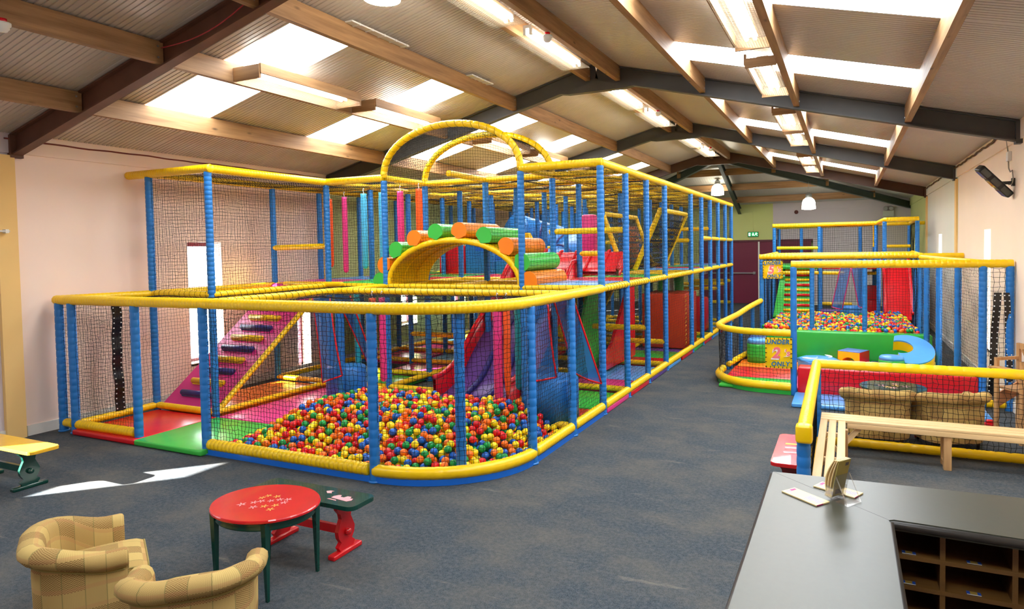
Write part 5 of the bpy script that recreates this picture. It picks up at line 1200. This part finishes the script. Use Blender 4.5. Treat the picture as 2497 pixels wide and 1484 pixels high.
rk = thing('pigeonhole_rack', 'golden wood pigeonhole rack under the counter', 'shelves', (0, 0, 0))
xs_ = [.101] + [.312 + .217 * i for i in range(7)]; zs_ = [.02 + .1115 * i for i in range(8)]
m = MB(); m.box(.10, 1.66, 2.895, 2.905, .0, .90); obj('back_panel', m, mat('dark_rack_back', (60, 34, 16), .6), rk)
for x in xs_: m = MB(); m.box(x - .0085, x + .0085, 2.645, 2.895, 0, .905); obj('divider', m, RACK, rk)
for z in zs_:
    m = MB(); m.box(.10, 1.66, 2.642, 2.893, z - .008, z + .008); obj('shelf', m, RACK, rk)
SB, SWH, SGD = mat('sticker_blue', (20, 70, 170), .4), mat('sticker_white', (225, 232, 236), .4), mat('sticker_gold', (170, 140, 60), .4)
k_ = 0
for zi in (5, 6, 7):
    for xi in range(0, 4):
        xc = (xs_[xi] + xs_[xi + 1]) / 2 + (-.01 if xi else .0); z = zs_[zi] + .0085; t = thing('shelf_label', 'small blue-edged shelf label, %s pigeonhole row down, %s column from the counter corner' % (nmY[7 - zi], nmY[xi]), 'label', (xc, 2.665, z), 0, 'pigeonhole labels')
        m = MB(); m.box(-.022, .022, -.011, .011, 0, .0008); obj('card', m, SGD, t)
        for s in (-1, 1): m = MB(); m.box(s * .017 - .0055, s * .017 + .0055, -.011, .011, .0008, .0012); obj('blue_band', m, SB, t)
        m = MB(); m.box(-.022, .022, -.0125, -.0105, 0, .0013); obj('white_edge', m, SWH, t)
CREAM = mat('leaflet_cream', (232, 206, 150), .45, .5, .04, 30); PRINTB = mat('leaflet_blue_print', (150, 150, 190), .5); PRINTP = mat('leaflet_magenta_print', (190, 40, 120), .5); PRINTO = mat('leaflet_orange_print', (214, 130, 60), .5); OLIVE = mat('leaflet_olive', (152, 136, 66), .45, .5, .05, 60)
def leaflet(label, c, rot, n):
    t = thing('leaflet', label, 'leaflet', c, rot, None)
    m = MB(); m.box(-.085, .085, -.037, .037, 0, .0045); obj('paper', m, CREAM, t)
    m = MB(); rr = random.Random(n)
    for i in range(9): x = .01 + .0075 * i; m.box(x, x + .004, -.022 + rr.random() * .01, .012 + rr.random() * .012, .0046, .0049)
    for i in range(5): m.box(-.08 + .004 * i, -.078 + .004 * i, -.03, .03 - rr.random() * .02, .0046, .0049)
    obj('lettering', m, PRINTB, t)
    m = MB(); m.box(.0852, .0856, -.034, .0, .0005, .0044); m.box(-.078, -.066, .0, .028, .0049, .0051); obj('lettering', m, PRINTP, t)
    return t
leaflet('cream leaflet lying flat on the counter, in front of the leaflet stand', (-.152, 2.70, HC + .001), -.66, 1)
leaflet('cream leaflet lying flat on the counter, behind the leaflet stand', (-.035, 2.825, HC + .001), -.45, 2)
hl = thing('leaflet_stand', 'clear acrylic leaflet stand on the counter', 'stand', (-.035, 2.735, HC + .001), math.atan2(.81, .59) + PI)
m = MB(); M_ = Matrix.Rotation(math.radians(-12), 4, 'X')
m.box(-.042, .042, .0, .003, 0, .105, M=M_); m.box(-.042, .042, -.03, -.027, .008, .05, M=M_); m.box(-.042, .042, -.03, .003, .006, .009, M=M_); m.box(-.042, .042, .02, .075, 0, .003)
for s in (-.042, .039): m.box(s, s + .003, -.03, .003, .006, .05, M=M_); m.beam((s, .072, .002), (s, .022, .10), .003, .003)
obj('holder', m, GLASSY, hl)
for i in range(4):
    t = thing('leaflet', 'cream leaflet standing in the acrylic stand, %s' % ('frontmost, bowed forwards', 'second from the front', 'third from the front', 'rearmost, with the olive printed back')[i], 'leaflet', (-.035, 2.735, HC + .01), math.atan2(.81, .59) + PI, 'leaflets in the stand')
    m = MB(); S = np.linspace(0, 1, 9); bow = -.016 + .005 * i; off = -.024 + .0065 * i
    G = np.array([[(x, off + .035 * s + bow * math.sin(PI * s) * 1.3, .002 + .15 * s) for s in S] for x in (-.036, .036)]); G2 = G + np.array([0, .004, 0])
    m.grid(G, True); m.grid(G2, True, flip=True)
    for q in (0, -1): m.grid(np.array([G[q], G2[q]]), False)
    m.grid(np.array([G[:, -1], G2[:, -1]]), False); obj('paper', m, OLIVE if i == 3 else CREAM, t)
    if i == 3:
        for a, b, s0, s1 in ((-.025, -.005, .84, .93), (-.02, .022, .06, .2)):
            m = MB(); m.add([(a, off + .0055 + .035 * s0, .002 + .15 * s0), (b, off + .0055 + .035 * s0, .002 + .15 * s0), (b, off + .0055 + .035 * s1, .002 + .15 * s1), (a, off + .0055 + .035 * s1, .002 + .15 * s1)], [(0, 1, 2, 3)])
            obj('lettering', m, mat('leaflet_dark_print', (70, 66, 70), .5), t)

# ------------------------------------------------------------------ highchair, toy and child's chair at the edge of the view
hc = thing('wooden_highchair', 'pale wooden highchair with a slanted side board by the wall beyond the fence', 'highchair', (1.545, 7.56, 0), -.95)
for x, y, h in ((-.14, .12, .93), (.14, .12, .93), (-.14, -.14, .80), (.14, -.14, .80)): m = MB(); m.beam((x, y, 0), (x, y, h), .032, .032, 0, (0, 1, 0)); obj('leg', m, OAK, hc)
for z, yy, x0, x1 in ((.90, .12, -.15, .15),): m = MB(); m.box(x0, x1, yy - .014, yy + .014, z - .025, z + .03); obj('top_rail', m, OAK, hc)
m = MB(); m.box(-.13, .13, -.14, .12, .50, .518); obj('seat', m, OAK, hc)
for s in (-1, 1):
    m = MB(); m.prism([(-.14, .30), (.12, .42), (.12, .55), (-.14, .44)], s * .14 - .008, s * .14 + .008, Matrix(((0, 0, 1, 0), (1, 0, 0, 0), (0, 1, 0, 0), (0, 0, 0, 1)))); obj('side_board', m, timber('side_board_wood', (190, 128, 84), (206, 146, 98), 'Y', False), hc)
    m = MB(); m.box(s * .14 - .012, s * .14 + .012, -.16, .12, .77, .80); obj('arm_rest', m, OAK, hc)
    m = MB(); m.beam((s * .10, .12, .875), (0, .12, .70), .014, .03, 0, (0, 1, 0)); obj('back_slat', m, OAK, hc)
m = MB(); m.box(-.16, .16, -.22, -.12, .70, .715); obj('tray', m, OAK, hc)
t = thing('toy_car', 'small red plastic toy on the carpet between the armchair and the highchair', 'toy', (1.36, 7.98, 0))
m = MB(); m.box(-.06, .06, -.04, .04, .012, .05, bev=.012); m.box(-.035, .035, -.03, .03, .045, .08, bev=.012); obj('body', m, V['red'], t)
for x in (-.04, .04):
    for y in (-.04, .04): m = MB(); m.tube([(x, y - .008, .016), (x, y + .008, .016)], .016, 12); obj('wheel', m, V['red'], t)
t = thing('child_chair', 'red backed child chair with a cream edge at the end of the counter', 'chair', (1.08, 4.45, 0), .2)
m = MB(); m.box(-.14, .14, -.01, .01, .30, .52, bev=.02); obj('backrest', m, V['red'], t); m = MB(); m.tube([(-.145, 0, .28), (-.145, 0, .50), (-.13, 0, .525), (.13, 0, .525), (.145, 0, .50), (.145, 0, .28)], .013, 8); obj('edge', m, PINE, t)
m = MB(); m.box(-.14, .14, -.28, 0, .26, .285, bev=.01); obj('seat', m, V['red'], t)
for x in (-.12, .12):
    for y in (-.26, -.02): m = MB(); m.beam((x, y, 0), (x, y, .26), .025, .025, 0, (0, 1, 0)); obj('leg', m, PINE, t)

# ------------------------------------------------------------------ wall fittings
t = thing('spotlight', 'black three-lamp spotlight on a bracket high on the peach wall', 'spotlight', (1.535, 8.9, 2.63))
M_ = Matrix.Rotation(math.radians(46), 4, 'Y') @ Matrix.Rotation(math.radians(14), 4, 'Z')
m = MB(); m.box(-.235, .235, -.075, .075, -.035, .05, bev=.02, M=M_); obj('housing', m, mat('black_metal', (18, 17, 16), .35, .5, .05), t)
m = MB()
for i in (-1, 0, 1): m.box(i * .15 - .055, i * .15 + .055, -.077, -.070, -.028, .03, M=M_); m.box(i * .15 - .055, i * .15 + .055, -.06, .06, -.038, -.033, M=M_)
obj('lens', m, mat('dark_glass', (52, 56, 50), .08, .8, .05), t)
m = MB(); m.beam((.03, 0, -.02), (.20, 0, -.02), .02, .035); m.box(.175, .204, -.03, .03, -.06, .03); obj('bracket', m, V['black'], t)
t = thing('junction_box', 'small white junction box with a looping cable above the spotlight', 'junction box', (XR - .02, 9.1, 2.93))
m = MB(); m.box(-.02, .02, -.05, .05, -.055, .055, bev=.006); obj('box', m, PLASTIC, t)
m = MB(); m.tube([(-.005, .02, .05), (-.005, .06, .12), (-.005, .10, .20), (-.005, .08, .30)], .007, 6); m.tube([(-.005, 0, -.05), (-.005, -.02, -.14), (-.005, -.10, -.19), (-.005, -.20, -.18), (-.005, -.25, -.28), (-.01, -.22, -.34), (-.04, -.2, -.34)], .007, 6); obj('cable', m, mat('grey_cable', (150, 140, 124), .5), t)
t = thing('exit_sign', 'lit green running-man exit sign above the maroon fire doors', 'exit sign', (-2.83, YE - .02, 2.295))
m = MB(); m.box(-.17, .17, -.03, .02, -.085, .085, bev=.006); obj('case', m, mat('exit_case', (40, 52, 46), .4), t)
m = MB(); m.box(-.16, .16, -.034, -.03, -.072, .072); obj('face', m, emit('exit_green', (12, 120, 62), .9), t)
m = MB(); y0, y1 = -.038, -.034
m.box(-.135, -.085, y0, y1, -.05, .05); m.box(-.012, .012, y0, y1, -.01, .05)
MY = lambda x, z: Matrix(((1, 0, 0, x), (0, 0, 1, y0), (0, 1, 0, z), (0, 0, 0, 1)))
m.prism([(-.035, -.005), (0, -.05), (.035, -.005)], 0, .004, MY(0, 0))
m.prism([(.012 * math.cos(a), .012 * math.sin(a)) for a in np.linspace(0, 2 * PI, 12)[:-1]], 0, .004, MY(.10, .045))
for a, b in (((.10, .03), (.088, -.005)), ((.088, -.005), (.055, -.03)), ((.055, -.03), (.045, -.05)), ((.09, -.005), (.12, -.025)), ((.12, -.025), (.135, -.05)), ((.098, .028), (.07, .012)), ((.1, .026), (.13, .01)), ((.13, .01), (.14, .025))):
    m.beam((a[0], y0, a[1]), (b[0], y0, b[1]), .006, .014, 0, (0, 1, 0)); m.beam((a[0], y0, a[1]), (b[0], y0, b[1]), .014, .006, 0, (0, 0, 1)) if False else None
obj('pictogram', m, emit('exit_white', (235, 250, 240), 2.2), t)
m = MB(); m.tube([(0, 0, .085), (0, 0, .75)], .006, 6); obj('conduit', m, W['lime'], t)
t = thing('alarm_sounder', 'round dark red alarm sounder high on the mauve wall', 'alarm', (-1.49, YE - .005, 2.975))
m = MB(); m.lathe([(.055, 0), (.062, .015), (.06, .06), (.045, .075), (.01, .08)], sides=24); me = m.mesh('body', mat('sounder_maroon', (96, 40, 34), .4)); me.transform(Matrix.Rotation(PI / 2, 4, 'X')); obj('body', me, None, t)
t = thing('emergency_light', 'twin-spot emergency light on the mauve wall near the corner', 'light', (1.14, YE - .01, 2.86))
m = MB(); m.box(-.15, .15, -.08, .0, -.12, .06, bev=.012); obj('case', m, mat('grey_white_case', (206, 208, 198), .4), t)
for s in (-1, 1):
    m = MB(); m.lathe([(.02, -.05), (.06, .0), (.064, .03), (.05, .034), (.005, .02)], sides=20); me = m.mesh('spot_head', METAL); me.transform(Matrix.Translation((s * .075, -.06, .13)) @ Matrix.Rotation(PI / 2, 4, 'X')); obj('spot_head', me, None, t)
m = MB(); m.tube([(XL + .10, 3.55, 2.22), (XL + .10, 3.88, 2.22)], .010, 8); m.box(XL + .04, XL + .11, 3.84, 3.87, 2.20, 2.24); o = obj('wall_bracket', m, WHITE); tag(o, 'thin white bracket rod on the ochre pilaster', 'bracket')

# ------------------------------------------------------------------ daylight, lamps' exposure and camera
w = bpy.data.worlds.new('sky'); SC.world = w; w.use_nodes = True
bg = w.node_tree.nodes['Background']; bg.inputs[0].default_value = (.93, .97, 1.0, 1); bg.inputs[1].default_value = 6.0
sun = bpy.data.lights.new('sun', 'SUN'); sun.energy = 60.0; sun.angle = .01; sun.color = (1, .95, .86)
so = bpy.data.objects.new('sun', sun); COL.objects.link(so); so.rotation_euler = Vector((1, 1, -.73)).to_track_quat('-Z', 'Y').to_euler()
F_, CXP, CYP, YAW, PITCH, ROLL = 1579.7087522, 1356.2552044, 660.7286782, .42252611802, -.03567368387, -.01632435920
cy_, sy_ = math.cos(YAW), math.sin(YAW)
fw = Vector((-sy_ * math.cos(PITCH), cy_ * math.cos(PITCH), math.sin(PITCH))); rt = Vector((cy_, sy_, 0)); up = rt.cross(fw)
r2 = rt * math.cos(ROLL) + up * math.sin(ROLL); u2 = up * math.cos(ROLL) - rt * math.sin(ROLL)
cam = bpy.data.cameras.new('camera'); co_ = bpy.data.objects.new('camera', cam); COL.objects.link(co_)
co_.matrix_world = Matrix(((r2.x, u2.x, -fw.x, 0), (r2.y, u2.y, -fw.y, 0), (r2.z, u2.z, -fw.z, 1.95), (0, 0, 0, 1)))
cam.sensor_width = 36; cam.sensor_fit = 'HORIZONTAL'; cam.lens = F_ / 2497 * 36
cam.shift_x = -(CXP - 1248.5) / 2497; cam.shift_y = -(742 - CYP) / 2497; cam.clip_start = .05; cam.clip_end = 200
SC.camera = co_
vs = SC.view_settings; SC.display_settings.display_device = 'sRGB'
vs.view_transform = 'Standard'; vs.look = 'None'; vs.gamma = 1; vs.use_curve_mapping = False; vs.exposure = 0.84
cyc = SC.cycles
cyc.use_denoising = True; cyc.max_bounces = 8; cyc.diffuse_bounces = 5; cyc.glossy_bounces = 3; cyc.transmission_bounces = 4; cyc.transparent_max_bounces = 12
cyc.caustics_reflective = False; cyc.caustics_refractive = False; cyc.sample_clamp_indirect = 6.0; cyc.use_light_tree = True
